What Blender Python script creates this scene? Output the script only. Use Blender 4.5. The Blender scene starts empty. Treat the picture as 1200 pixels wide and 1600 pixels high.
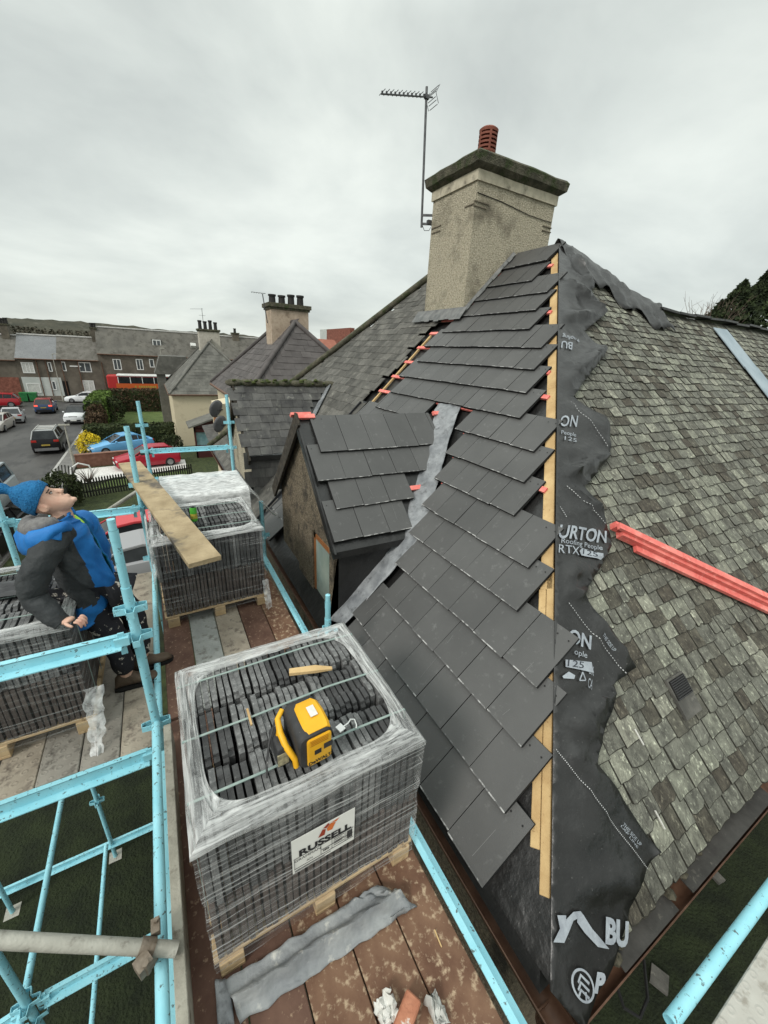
import bpy, math, random
from mathutils import Vector, Matrix, noise
from mathutils.geometry import delaunay_2d_cdt
random.seed(11)
SC = bpy.context.scene
RAD = math.radians
rnd = random.uniform
# ------------------------------------------------------------------ camera
RX = Vector((0.872899, -0.138002, 0.467977)); RY = Vector((-0.485136, -0.347462, 0.802442)); RZ = Vector((0.051866, -0.927483, -0.370250))
CAM = Vector((0, 0, 2.4))
FPX = 612.0
cd = bpy.data.cameras.new('camera'); cam = bpy.data.objects.new('camera', cd); SC.collection.objects.link(cam)
cd.sensor_fit = 'VERTICAL'; cd.sensor_height = 36; cd.lens = 36 * FPX / 1600
cd.clip_start = 0.05; cd.clip_end = 6000
cam.matrix_world = Matrix(((RX.x, -RX.y, -RX.z, CAM.x), (RY.x, -RY.y, -RY.z, CAM.y), (RZ.x, -RZ.y, -RZ.z, CAM.z), (0, 0, 0, 1)))
SC.camera = cam
# surveying helpers: the sight line through a photo point, met with a real plane of the place
def sight(p):
    c = Vector((p[0] - 600, p[1] - 800, FPX)); return Vector((RX.dot(c), RY.dot(c), RZ.dot(c)))
def PZ(p, z): r = sight(p); return CAM + r * ((z - CAM.z) / r.z)
def PY(p, y): r = sight(p); return CAM + r * ((y - CAM.y) / r.y)
def PX(p, x): r = sight(p); return CAM + r * ((x - CAM.x) / r.x)
def PL(p, n, c): r = sight(p); return CAM + r * ((c - n.dot(CAM)) / n.dot(r))
# ------------------------------------------------------------------ sky, sun, exposure
W = bpy.data.worlds.new('World'); SC.world = W; W.use_nodes = True
nt = W.node_tree; nt.nodes.clear()
def wn(t, **k):
    n = nt.nodes.new(t)
    for a, v in k.items(): setattr(n, a, v)
    return n
SUN_EL, SUN_AZ = RAD(40), RAD(248)
sky = wn('ShaderNodeTexSky', sky_type='NISHITA', sun_disc=False, sun_elevation=SUN_EL, sun_rotation=SUN_AZ)
tc = wn('ShaderNodeTexCoord'); sep = wn('ShaderNodeSeparateXYZ'); nt.links.new(tc.outputs['Generated'], sep.inputs[0])
mx = wn('ShaderNodeMath', operation='MAXIMUM'); mx.inputs[1].default_value = 0.0; nt.links.new(sep.outputs[2], mx.inputs[0])
ad = wn('ShaderNodeMath', operation='ADD'); ad.inputs[1].default_value = 0.30; nt.links.new(mx.outputs[0], ad.inputs[0])
comb = wn('ShaderNodeCombineXYZ')
for i in (0, 1):
    d = wn('ShaderNodeMath', operation='DIVIDE'); nt.links.new(sep.outputs[i], d.inputs[0]); nt.links.new(ad.outputs[0], d.inputs[1]); nt.links.new(d.outputs[0], comb.inputs[i])
n1 = wn('ShaderNodeTexNoise'); n1.inputs['Scale'].default_value = 1.25; n1.inputs['Detail'].default_value = 7; n1.inputs['Roughness'].default_value = .54; n1.inputs['Distortion'].default_value = .3
mpn = wn('ShaderNodeMapping'); mpn.inputs['Scale'].default_value = (.9, 1.05, 1); mpn.inputs['Rotation'].default_value = (0, 0, .5); mpn.inputs['Location'].default_value = (3.1, 1.7, 0)
nt.links.new(comb.outputs[0], mpn.inputs[0]); nt.links.new(mpn.outputs[0], n1.inputs['Vector'])
cr = wn('ShaderNodeValToRGB'); e = cr.color_ramp.elements
e[0].position = .33; e[0].color = (4.6, 4.95, 4.75, 1); e[1].position = .66; e[1].color = (7.2, 7.6, 7.1, 1)
m = cr.color_ramp.elements.new(.5); m.color = (5.9, 6.3, 5.95, 1)
nt.links.new(n1.outputs[0], cr.inputs[0])
mixs = wn('ShaderNodeMixRGB'); mixs.inputs[0].default_value = .93
nt.links.new(sky.outputs[0], mixs.inputs[1]); nt.links.new(cr.outputs[0], mixs.inputs[2])
zr = wn('ShaderNodeMapRange'); zr.inputs[1].default_value = .5; zr.inputs[2].default_value = 1.0; zr.inputs[3].default_value = 1.0; zr.inputs[4].default_value = 2.5
nt.links.new(sep.outputs[2], zr.inputs[0]); mz = wn('ShaderNodeMixRGB', blend_type='MULTIPLY'); mz.inputs[0].default_value = 1
nt.links.new(mixs.outputs[0], mz.inputs[1]); nt.links.new(zr.outputs[0], mz.inputs[2]); mixs = mz      # an overcast sky is brightest overhead
bg = wn('ShaderNodeBackground'); bg.inputs[1].default_value = .1
nt.links.new(mixs.outputs[0], bg.inputs[0]); out = wn('ShaderNodeOutputWorld'); nt.links.new(bg.outputs[0], out.inputs[0])
sl = bpy.data.lights.new('sun', 'SUN'); sl.energy = 1.5; sl.angle = RAD(13); sl.color = (1, .96, .9)
so = bpy.data.objects.new('sun', sl); SC.collection.objects.link(so)
sd = Vector((math.sin(SUN_AZ) * math.cos(SUN_EL), math.cos(SUN_AZ) * math.cos(SUN_EL), math.sin(SUN_EL)))
so.rotation_euler = sd.to_track_quat('Z', 'Y').to_euler(); so.location = (-20, -8, 30)
vs = SC.view_settings; SC.display_settings.display_device = 'sRGB'; vs.view_transform = 'Standard'; vs.look = 'None'; vs.exposure = 0.36; vs.gamma = 1
# ------------------------------------------------------------------ materials
def mat(name, c1, c2=None, scale=6, rough=.8, bump=0, bscale=60, metal=0, island=0, detail=5, lo=.35, hi=.65,
        c3=None, s3=40, lo3=.58, hi3=.66, stretch=None, spec=.35, bdist=.01, emit=0, rotz=0, isl=None):
    mt = bpy.data.materials.new(name); mt.use_nodes = True; N = mt.node_tree.nodes; L = mt.node_tree.links
    b = N['Principled BSDF']; b.inputs['Roughness'].default_value = rough; b.inputs['Metallic'].default_value = metal; b.inputs['Specular IOR Level'].default_value = spec
    t = N.new('ShaderNodeTexCoord'); mp = N.new('ShaderNodeMapping'); L.new(t.outputs['Object'], mp.inputs[0])
    if stretch: mp.inputs['Scale'].default_value = stretch
    mp.inputs['Rotation'].default_value = (0, 0, rotz)
    c1 = tuple(c1) + (1,)
    col = None
    if c2 is not None:
        n = N.new('ShaderNodeTexNoise'); n.inputs['Scale'].default_value = scale; n.inputs['Detail'].default_value = detail; n.inputs['Roughness'].default_value = .6
        L.new(mp.outputs[0], n.inputs['Vector'])
        r = N.new('ShaderNodeValToRGB'); r.color_ramp.elements[0].position = lo; r.color_ramp.elements[1].position = hi
        r.color_ramp.elements[0].color = c1; r.color_ramp.elements[1].color = tuple(c2) + (1,)
        L.new(n.outputs[0], r.inputs[0]); col = r.outputs[0]
    if c3 is not None:
        n = N.new('ShaderNodeTexNoise'); n.inputs['Scale'].default_value = s3; n.inputs['Detail'].default_value = 4; n.inputs['Roughness'].default_value = .65
        L.new(mp.outputs[0], n.inputs['Vector'])
        mr = N.new('ShaderNodeMapRange'); mr.inputs[1].default_value = lo3; mr.inputs[2].default_value = hi3; L.new(n.outputs[0], mr.inputs[0])
        mi = N.new('ShaderNodeMixRGB'); L.new(mr.outputs[0], mi.inputs[0]); mi.inputs[2].default_value = tuple(c3) + (1,)
        if col: L.new(col, mi.inputs[1])
        else: mi.inputs[1].default_value = c1
        col = mi.outputs[0]
    if island:
        g = N.new('ShaderNodeNewGeometry'); mr = N.new('ShaderNodeMapRange'); mr.inputs[3].default_value = 1 - island; mr.inputs[4].default_value = 1 + island
        L.new(g.outputs['Random Per Island'], mr.inputs[0])
        mi = N.new('ShaderNodeMixRGB'); mi.blend_type = 'MULTIPLY'; mi.inputs[0].default_value = 1
        if col: L.new(col, mi.inputs[1])
        else: mi.inputs[1].default_value = c1
        if isl:
            rp = N.new('ShaderNodeValToRGB'); L.new(g.outputs['Random Per Island'], rp.inputs[0]); E = rp.color_ramp.elements
            for k, (ps, cc) in enumerate(isl):
                el = E[k] if k < 2 else E.new(ps); el.position = ps; el.color = tuple(cc) + (1,)
            L.new(rp.outputs[0], mi.inputs[2])
        else: L.new(mr.outputs[0], mi.inputs[2])
        col = mi.outputs[0]
    if col: L.new(col, b.inputs['Base Color'])
    else: b.inputs['Base Color'].default_value = c1
    if bump:
        n = N.new('ShaderNodeTexNoise'); n.inputs['Scale'].default_value = bscale; n.inputs['Detail'].default_value = 5; L.new(mp.outputs[0], n.inputs['Vector'])
        bp = N.new('ShaderNodeBump'); bp.inputs['Strength'].default_value = bump; bp.inputs['Distance'].default_value = bdist
        L.new(n.outputs[0], bp.inputs['Height']); L.new(bp.outputs[0], b.inputs['Normal'])
    if emit:
        b.inputs['Emission Color'].default_value = c1; b.inputs['Emission Strength'].default_value = emit
    return mt
# ------------------------------------------------------------------ mesh building
COL = SC.collection
WORLD = {}            # world matrix of every object made here
def ident(): return Matrix.Identity(4)
class MB:
    def __init__(s): s.V = []; s.F = []; s.I = []
    def add(s, vs, fs, mi=0):
        o = len(s.V); s.V += [Vector(v) for v in vs]
        for f in fs: s.F.append([i + o for i in f]); s.I.append(mi)
    def box(s, c, size, R=None, mi=0):
        h = Vector(size) / 2; c = Vector(c)
        vs = [Vector((x * h.x, y * h.y, z * h.z)) for x in (-1, 1) for y in (-1, 1) for z in (-1, 1)]
        if R is not None: vs = [R @ v for v in vs]
        s.add([v + c for v in vs], [(0, 1, 3, 2), (4, 6, 7, 5), (0, 4, 5, 1), (2, 3, 7, 6), (0, 2, 6, 4), (1, 5, 7, 3)], mi)
    def bx(s, x0, x1, y0, y1, z0, z1, mi=0): s.box(((x0 + x1) / 2, (y0 + y1) / 2, (z0 + z1) / 2), (x1 - x0, y1 - y0, z1 - z0), None, mi)
    def beam(s, p0, p1, w, h, up=(0, 0, 1), mi=0):
        p0, p1 = Vector(p0), Vector(p1); d = p1 - p0; l = d.length; d.normalize(); r = d.cross(Vector(up)).normalized(); u = r.cross(d)
        R = Matrix((r, d, u)).transposed(); s.box((p0 + p1) / 2, (w, l, h), R, mi)
    def ringpts(s, c, a, b, r, n): return [c + (a * math.cos(6.28318 * i / n) + b * math.sin(6.28318 * i / n)) * r for i in range(n)]
    def loft(s, rings, cap0=True, cap1=True, mi=0, closed=True):
        n = len(rings[0]); vs = [v for r in rings for v in r]; fs = []
        for k in range(len(rings) - 1):
            for i in range(n if closed else n - 1):
                j = (i + 1) % n; fs.append((k * n + i, k * n + j, (k + 1) * n + j, (k + 1) * n + i))
        if cap0: fs.append(tuple(range(n - 1, -1, -1)))
        if cap1: fs.append(tuple((len(rings) - 1) * n + i for i in range(n)))
        s.add(vs, fs, mi)
    def tube(s, p0, p1, r, n=12, hollow=False, mi=0, r1=None):
        p0, p1 = Vector(p0), Vector(p1); d = (p1 - p0).normalized(); a = d.orthogonal().normalized(); b = d.cross(a)
        r1 = r if r1 is None else r1
        R = [s.ringpts(p0, a, b, r, n), s.ringpts(p1, a, b, r1, n)]
        if hollow:
            q = .82; R = [s.ringpts(p0 + d * .12, a, b, r * q, n), s.ringpts(p0, a, b, r * q, n)] + R + [s.ringpts(p1, a, b, r1 * q, n), s.ringpts(p1 - d * .12, a, b, r1 * q, n)]
        s.loft(R, mi=mi)
    def path(s, pts, r, n=8, mi=0, cap=True):
        pts = [Vector(p) for p in pts]; rs = r if isinstance(r, (list, tuple)) else [r] * len(pts); rings = []; a = None
        for i, p in enumerate(pts):
            d = (pts[min(i + 1, len(pts) - 1)] - pts[max(i - 1, 0)]).normalized()
            a = d.orthogonal().normalized() if a is None else (a - d * a.dot(d)).normalized()
            rings.append(s.ringpts(p, a, d.cross(a), rs[i], n))
        s.loft(rings, cap, cap, mi)
    def prism(s, poly, off, mi=0):
        off = Vector(off); poly = [Vector(p) for p in poly]; n = len(poly)
        s.add(poly + [p + off for p in poly], [tuple(range(n - 1, -1, -1)), tuple(range(n, 2 * n))] + [(i, (i + 1) % n, n + (i + 1) % n, n + i) for i in range(n)], mi)
    def lathe(s, prof, o=(0, 0, 0), n=16, axis='z', mi=0):
        o = Vector(o); A = {'z': (Vector((1, 0, 0)), Vector((0, 1, 0)), Vector((0, 0, 1))), 'y': (Vector((1, 0, 0)), Vector((0, 0, -1)), Vector((0, 1, 0))), 'x': (Vector((0, 1, 0)), Vector((0, 0, 1)), Vector((1, 0, 0)))}[axis]
        s.loft([s.ringpts(o + A[2] * z, A[0], A[1], max(r, 1e-4), n) for r, z in prof], mi=mi)
    def quad(s, a, b, c, d, mi=0): s.add([a, b, c, d], [(0, 1, 2, 3)], mi)
    def build(s, name, mats, parent=None, smooth=0, bevel=0, world=True, solid=0, segs=1):
        me = bpy.data.meshes.new(name)
        if parent is not None and world:
            inv = WORLD[parent.name].inverted(); vs = [inv @ v for v in s.V]
        else: vs = s.V
        me.from_pydata([tuple(v) for v in vs], [], s.F)
        for mt in (mats if isinstance(mats, (list, tuple)) else [mats]): me.materials.append(mt)
        me.polygons.foreach_set('material_index', s.I); me.update()
        if smooth:
            me.polygons.foreach_set('use_smooth', [True] * len(me.polygons)); me.set_sharp_from_angle(angle=RAD(smooth))
        o = bpy.data.objects.new(name, me); COL.objects.link(o)
        if parent is not None: o.parent = parent
        WORLD[o.name] = WORLD[parent.name].copy() if parent is not None else ident()
        if solid: q = o.modifiers.new('solid', 'SOLIDIFY'); q.thickness = solid; q.offset = -1
        if bevel: q = o.modifiers.new('bevel', 'BEVEL'); q.width = bevel; q.segments = segs; q.limit_method = 'ANGLE'
        return o
def tag(o, label, cat=None, group=None, kind=None):
    if label: o['label'] = label
    if cat: o['category'] = cat
    if group: o['group'] = group
    if kind: o['kind'] = kind
    return o
def thing(name, label, cat, loc=(0, 0, 0), rz=0, group=None):
    o = bpy.data.objects.new(name, None); COL.objects.link(o); o.empty_display_size = .2
    o.location = loc; o.rotation_euler = (0, 0, rz); WORLD[o.name] = Matrix.Translation(Vector(loc)) @ Matrix.Rotation(rz, 4, 'Z')
    return tag(o, label, cat, group)
def kids(o): return [c for c in COL.objects if c.parent == o]
def copy_tree(o, loc, rz=0, label=None, cols=None):
    def rec(a, par):
        c = a.copy(); COL.objects.link(c)
        if par is not None: c.parent = par
        for ch in list(a.children): rec(ch, c)
        return c
    r = rec(o, None); r.location = loc; r.rotation_euler = (0, 0, rz); WORLD[r.name] = Matrix.Translation(Vector(loc)) @ Matrix.Rotation(rz, 4, 'Z')
    if label: r['label'] = label
    return r
def text_mesh(txt, size, extrude=0, bold=0):
    c = bpy.data.curves.new('t', 'FONT'); c.body = txt; c.size = size; c.extrude = extrude; c.offset = bold; c.align_x = 'CENTER'; c.align_y = 'CENTER'; c.resolution_u = 3
    o = bpy.data.objects.new('t', c); COL.objects.link(o); dg = bpy.context.evaluated_depsgraph_get()
    me = bpy.data.meshes.new_from_object(o.evaluated_get(dg)); vs = [v.co.copy() for v in me.vertices]; fs = [tuple(p.vertices) for p in me.polygons]
    bpy.data.objects.remove(o); bpy.data.curves.remove(c); bpy.data.meshes.remove(me)
    return vs, fs
def put_text(mb, txt, size, o, u, v, mi=0, bold=0, sx=1):
    vs, fs = text_mesh(txt, size, 0, bold); o, u, v = Vector(o), Vector(u).normalized(), Vector(v).normalized()
    mb.add([o + u * (p.x * sx) + v * p.y for p in vs], fs, mi)
def inpoly(p, poly):
    x, y = p[0], p[1]; c = False; n = len(poly)
    for i in range(n):
        a, b = poly[i], poly[i - 1]
        if (a[1] > y) != (b[1] > y) and x < (b[0] - a[0]) * (y - a[1]) / (b[1] - a[1]) + a[0]: c = not c
    return c
def sheet(poly, step, fn, mb, mi=0):
    """fill a 2D outline with small faces and lift every point through fn(u,v)"""
    us = [p[0] for p in poly]; vs_ = [p[1] for p in poly]; pts = []; n = len(poly)
    bd = []
    for i in range(n):
        a, b = Vector(poly[i]), Vector(poly[(i + 1) % n]); k = max(1, int((b - a).length / step))
        bd += [a.lerp(b, t / k) for t in range(k)]
    pts = bd[:]; edges = [(i, (i + 1) % len(bd)) for i in range(len(bd))]
    u = min(us)
    while u < max(us):
        v = min(vs_)
        while v < max(vs_):
            q = (u + rnd(-.2, .2) * step, v + rnd(-.2, .2) * step)
            if inpoly(q, poly): pts.append(Vector(q))
            v += step
        u += step
    r = delaunay_2d_cdt([Vector((p[0], p[1])) for p in pts], edges, [], 1, 1e-5)
    V = [fn(p[0], p[1]) for p in r[0]]
    F = [f for f in r[2] if inpoly(((r[0][f[0]] + r[0][f[1]] + r[0][f[2]]) / 3), poly)]
    mb.add(V, F, mi)
def slates(mb, O, U, Vv, N, inside, u0, u1, v0, v1, gauge, width, th=.008, jit=.004, chip=.5, lift=1.0, lay=1.7, wj=.3, gap=.002, rim=0):
    O, U, Vv, N = Vector(O), Vector(U), Vector(Vv), Vector(N); v = v0; row = 0
    while v < v1:
        g = gauge(v) if callable(gauge) else gauge; w = width(v) if callable(width) else width
        u = u0 - (row % 2) * w * .5 - rnd(0, .15) * w * (wj > 0)
        while u < u1:
            ww = w * rnd(1 - wj, 1 + wj)
            if inside(u + ww / 2, v + g / 2):
                a, b = u + gap * rnd(.4, 1.6), u + ww - gap * rnd(.4, 1.6); j = rnd(-jit, jit) * 2; sk = rnd(-jit, jit); t = th * rnd(.8, 1.3); up = t * lift
                c1 = rnd(0, .02) * chip if random.random() < .5 else 0; c2 = rnd(0, .025) * chip if random.random() < .5 else 0
                lo = [(a, v + j + c1), (a + .012 + c1, v + j + rnd(-1, 1) * jit * .5), ((a + b) / 2, v + j + sk + rnd(-1, 1) * jit), (b - .012 - c2, v + j + sk), (b, v + j + sk + c2)]
                top = [(b, v + g * lay), (a, v + g * lay)]
                hs = rnd(-.3, .5) * th
                P = [O + U * p + Vv * q + N * (t + up + hs * (1 if p > (a + b) / 2 else 0)) for p, q in lo] + [O + U * p + Vv * q + N * (0.002 + t * .3) for p, q in top]
                B = [p - N * t * 1.6 for p in P]
                if rim:
                    c = sum(P, Vector()) / 7; Q = [p + (c - p).normalized() * rim * rnd(.7, 1.5) + N * .0015 for p in P]; o = len(mb.V)
                    mb.V += Q + P + B; mb.F.append([o + i for i in range(7)]); mb.I.append(0)
                    for i in range(7):
                        q = (i + 1) % 7; mb.F.append([o + i, o + q, o + 7 + q, o + 7 + i]); mb.I.append(1)
                        if i != 5: mb.F.append([o + 7 + i, o + 7 + q, o + 14 + q, o + 14 + i]); mb.I.append(1)
                else:
                    fs = [tuple(range(7))] + [(i, 7 + i, 7 + (i + 1) % 7, (i + 1) % 7) for i in (0, 1, 2, 3, 4, 6)]
                    mb.add(P + B, [f[::-1] if k else f for k, f in enumerate(fs)])
            u += ww
        v += g; row += 1
def leaves(mb, pts, size, mi=0, n=4):
    for p in pts:
        p = Vector(p); s = size * rnd(.6, 1.4); a = Vector((rnd(-1, 1), rnd(-1, 1), rnd(-.6, 1))).normalized(); b = a.orthogonal().normalized(); b = (Matrix.Rotation(rnd(0, 6.28), 3, a) @ b); c = a.cross(b)
        mb.add([p - b * s, p + c * s * .55 + a * s * .2, p + b * s, p - c * s * .55 + a * s * .2], [(0, 1, 2, 3)], mi)
def blob(mb, c, r, n=10, m=7, amp=.15, f=1.3, mi=0):
    c = Vector(c); r = Vector(r); rings = []
    for i in range(m + 1):
        t = math.pi * (i / m - .5); ring = []
        for k in range(n):
            ph = 6.28318 * k / n; d = Vector((math.cos(t) * math.cos(ph), math.cos(t) * math.sin(ph), math.sin(t)))
            q = 1 + amp * noise.noise((c + d * 2) * f); ring.append(c + Vector((d.x * r.x, d.y * r.y, d.z * r.z)) * q)
        rings.append(ring)
    mb.loft(rings, mi=mi)
# ================================================================== palette
M_tile = mat('new_concrete_tile', (.063, .0625, .061), (.082, .081, .079), 1.6, .50, .14, 160, island=.11, c3=(.17, .17, .165), s3=15, lo3=.60, hi3=.92, spec=.5)
M_scr = mat('tile_scratch', (.20, .20, .195))
M_tile_lip = mat('chalky_tile_lip', (.10, .10, .098), (.40, .395, .385), 16, .8, lo=.50, hi=.62)
M_tile_edge_shade = mat('tile_edge_shade', (.010, .010, .010), (.022, .022, .022), 8, .9)  # edges painted near black for the shadow under each tile; nail holes share it
M_under = mat('roof_membrane', (.0105, .0102, .010), (.020, .0196, .019), 4, .36, .30, 13, c3=(.16, .155, .145), s3=55, lo3=.66, hi3=.78, spec=.5, bdist=.03)
M_print = mat('membrane_print', (.34, .37, .40), (.24, .26, .29), 18, .6)
M_slate = mat('mossy_slate', (.074, .073, .065), (.190, .191, .165), 13, .85, 1.0, 70, island=.48, lo=.33, hi=.66, c3=(.44, .45, .38), s3=34, lo3=.56, hi3=.74, stretch=(1.25, .75, .75), bdist=.018, detail=9, isl=[(0, (.52, .45, .40)), (1, (1.75, 1.72, 1.60)), (.16, (.62, .58, .52)), (.30, (.85, .84, .80)), (.6, (1.05, 1.05, 1.0)), (.85, (1.4, 1.42, 1.3))])
M_slate_gap_shade = mat('slate_gap_shade', (.018, .017, .013), (.045, .043, .034), 30, .95)  # dark rim and sides paint in the shadow of the gaps between slates
M_slate2 = mat('old_slate', (.062, .060, .054), (.115, .110, .098), 7, .85, .4, 60, island=.30, c3=(.17, .165, .14), s3=12, lo3=.58, hi3=.72)
M_slate3 = mat('dormer_slate', (.050, .049, .049), (.10, .098, .092), 6, .8, .4, 50, island=.30, c3=(.19, .19, .165), s3=7, lo3=.60, hi3=.74, stretch=(1, 1, .35))
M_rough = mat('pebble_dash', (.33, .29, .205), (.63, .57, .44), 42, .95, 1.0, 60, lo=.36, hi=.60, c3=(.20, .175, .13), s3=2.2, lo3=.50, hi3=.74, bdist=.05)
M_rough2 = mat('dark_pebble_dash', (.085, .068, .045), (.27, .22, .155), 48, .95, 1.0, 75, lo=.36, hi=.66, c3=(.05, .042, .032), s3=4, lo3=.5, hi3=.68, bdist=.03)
M_band = mat('render_band', (.40, .36, .27), (.54, .49, .38), 9, .9, .5, 120, c3=(.14, .125, .1), s3=5, lo3=.55, hi3=.7)
M_cap = mat('mossy_cope', (.055, .052, .036), (.13, .12, .085), 9, .95, .9, 60, c3=(.045, .06, .022), s3=5, lo3=.5, hi3=.64, bdist=.03)
M_lead = mat('lead_sheet', (.14, .148, .158), (.27, .28, .29), 7, .5, .35, 26, c3=(.10, .105, .11), s3=12, lo3=.55, hi3=.7, spec=.5, bdist=.02)
M_wood = mat('pine_batten', (.42, .27, .12), (.58, .41, .20), 5, .75, .25, 60, c3=(.25, .14, .06), s3=30, lo3=.62, hi3=.72, stretch=(1, 1, 1))
M_red = mat('red_treated_batten', (.66, .13, .11), (.80, .25, .21), 7, .7, .3, 60, c3=(.80, .38, .32), s3=22, lo3=.56, hi3=.74, island=.10)
M_redend = mat('red_end_grain', (.55, .18, .13), (.62, .25, .18), 20, .8)
M_terra = mat('terracotta', (.15, .045, .030), (.23, .075, .048), 8, .75, .2, 60)
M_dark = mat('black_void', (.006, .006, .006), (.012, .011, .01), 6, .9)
M_gut = mat('brown_gutter', (.085, .042, .026), (.15, .08, .05), 9, .6, .1, 40)
M_glassy = mat('window_glass', (.20, .26, .235), (.33, .38, .34), 2.5, .08, spec=.7)
M_brownwood = mat('stained_window_frame', (.20, .075, .025), (.30, .125, .045), 9, .5, .1, 60, stretch=(4, 4, .6))
M_steel = mat('dull_steel', (.08, .082, .085), (.14, .142, .145), 12, .45, .1, 60, metal=.6)
M_galv = mat('weathered_galvanised', (.30, .29, .25), (.42, .41, .36), 9, .6, .3, 70, c3=(.16, .145, .12), s3=14, lo3=.58, hi3=.72, metal=.15)
M_white = mat('white_paint', (.72, .72, .70), (.80, .80, .78), 5, .5)
M_scrap = mat('pale_scrap', (.55, .54, .50), (.72, .71, .67), 15, .7)

# ================================================================== the house being re-roofed
EX, EZ = 1.19, -.20                       # eave of the face over the scaffold: z rises 1:1 with x
NP1 = Vector((-1, 0, 1)); CP1 = EZ - EX
S2 = .968; NP2 = Vector((0, -S2, 1)); CP2 = -.25 - S2 * .3
def on1(p, d=0): return PL(p, NP1, CP1 + d * 1.414)
def on2(p, d=0): return PL(p, NP2, CP2 + d * 1.39)
R2 = .70710678
P1U, P1V, P1N = Vector((0, 1, 0)), Vector((R2, 0, R2)), Vector((-R2, 0, R2))
k2 = math.hypot(1, S2); P2U, P2V, P2N = Vector((1, 0, 0)), Vector((0, 1 / k2, S2 / k2)), Vector((0, -S2 / k2, 1 / k2))
O1, O2 = Vector((EX, 0, EZ)), Vector((0, .3, -.25))
def f1(y, s, h=0): return O1 + P1U * y + P1V * s + P1N * h        # face over the scaffold
def f2(x, s, h=0): return O2 + P2U * x + P2V * s + P2N * h        # face over the garden
def hip_y(x): return .3 + ((EZ + x - EX) + .25) / S2              # where the two faces meet
RXX, RZZ = 5.41, 4.02
GND = -4.4
house = thing('semi_detached_house', 'roughcast house with half stripped hipped roof, new dark tiles and old mossy slates', 'house', (5.4, 6, GND))
b = MB()
b.bx(1.36, 9.5, .52, 11.45, GND - .3, -.42)
b.bx(9.5, 17, .52, 7.2, GND - .3, -.42)
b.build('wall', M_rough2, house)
# roof core: hull under the coverings
b = MB()
d = -.075
def dn(p): return Vector((p[0], p[1], p[2] - .085))
C0 = (1.17, hip_y(1.17), -.22); AP = (RXX, hip_y(RXX), RZZ); RG = (RXX, 7.62, RZZ); C1 = (1.17, 11.84, -.22)
FR = (9.65, hip_y(1.17), -.22); BR = (9.65, 11.84, -.22)
pts = [dn(p) for p in (C0, AP, RG, C1, FR, BR)]
b.add(pts, [(0, 1, 2, 3), (0, 4, 1), (1, 4, 5, 2), (3, 2, 5), (0, 3, 5, 4)])
wy, wz = 3.92, 3.25
pts = [dn(p) for p in ((6, .3, -.25), (17, .3, -.25), (17, wy, wz), (6, wy, wz), (6, 7.4, -.1), (17, 7.4, -.1))]
b.add(pts, [(0, 1, 2, 3), (3, 2, 5, 4), (1, 5, 2), (0, 3, 4), (0, 4, 5, 1)])
b.build('roof_core', M_under, house)
# --- new tile courses on the face over the scaffold
Z1 = lambda a, c: (540 + a * .35, 380 + c * .35)
Z2 = lambda a, c: (520 + a * .36667, 840 + c * .36667)
rows = [(Z1(680, 113), Z1(905, 70)), (Z1(645, 178), Z1(838, 160)), (Z1(562, 247), Z1(905, 212)), (Z1(525, 315), Z1(855, 293)), (Z1(440, 383), Z1(828, 377)),
        (Z1(358, 452), Z1(880, 460)), (Z1(325, 520), Z1(850, 556)), (Z1(243, 587), Z1(815, 660)), (Z1(208, 657), Z1(787, 772)), (Z1(495, 822), Z1(850, 920)),
        (Z1(450, 932), Z1(808, 1057)), (Z1(400, 1042), Z1(762, 1206)), (Z1(348, 1160), Z1(828, 1438)), (Z1(290, 1285), Z2(797, 302)), (Z2(275, 100), Z2(883, 627)),
        (Z2(215, 243), Z2(820, 877)), (Z2(88, 318), Z2(748, 1160)), (Z2(60, 380), Z2(657, 1475))]
def course(name, mb, y0, y1, s, f, wd=.30, ln=.42, off=0, skew=0):
    """one course of flat interlocking tiles; y0 < y1 along the eave"""
    y = y0; LP = .008
    while y < y1 - .03:
        w = min(wd, y1 - y)
        if w < .05: break
        a, c = y + .0025, y + w - .0025; t = .026; j = rnd(-.004, .004); q = rnd(-.003, .003); lift = rnd(.036, .043)
        e = [f(a, s + j + q, lift), f(c, s + j - q, lift + rnd(-.003, .003)), f(c, s + ln, 0.004), f(a, s + ln, .004)]
        lo = [f(a, s + j + q, lift - t - .008), f(c, s + j - q, lift - t - .008), f(c, s + ln, -.016), f(a, s + ln, -.016)]
        r_ = LP / ln; e2 = [e[0].lerp(e[3], r_), e[1].lerp(e[2], r_)]
        mb.add(e + lo + e2, [(3, 2, 9, 8)], 0); o = len(mb.V) - 10; mb.F.append([o + 8, o + 9, o + 1, o]); mb.I.append(2)
        for g in ((0, 1, 5, 4), (1, 2, 6, 5), (3, 0, 4, 7), (4, 5, 6, 7)): mb.F.append([i + o for i in g]); mb.I.append(1)
        if random.random() < .45:
            yy = rnd(a + .02, c - .03); s0 = rnd(.02, .12); s1 = s0 + rnd(.06, .22); d0 = rnd(-.02, .02); hh = lambda q_: lift * (1 - q_ / ln) + .004 * q_ / ln + .0022
            mb.add([f(yy, s + s0, hh(s0)), f(yy + .0016, s + s0, hh(s0)), f(yy + d0 + .0016, s + s1, hh(s1)), f(yy + d0, s + s1, hh(s1))], [(0, 1, 2, 3)], 3)
        if y == y0:
            for yy in (a + .035, a + .12): mb.add([f(yy + .006 * math.cos(q_), s + ln - .055 + .006 * math.sin(q_), .0125) for q_ in (0, 1, 2, 3, 4, 5)], [tuple(range(6))], 1)
        y += w
srow = []
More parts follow.
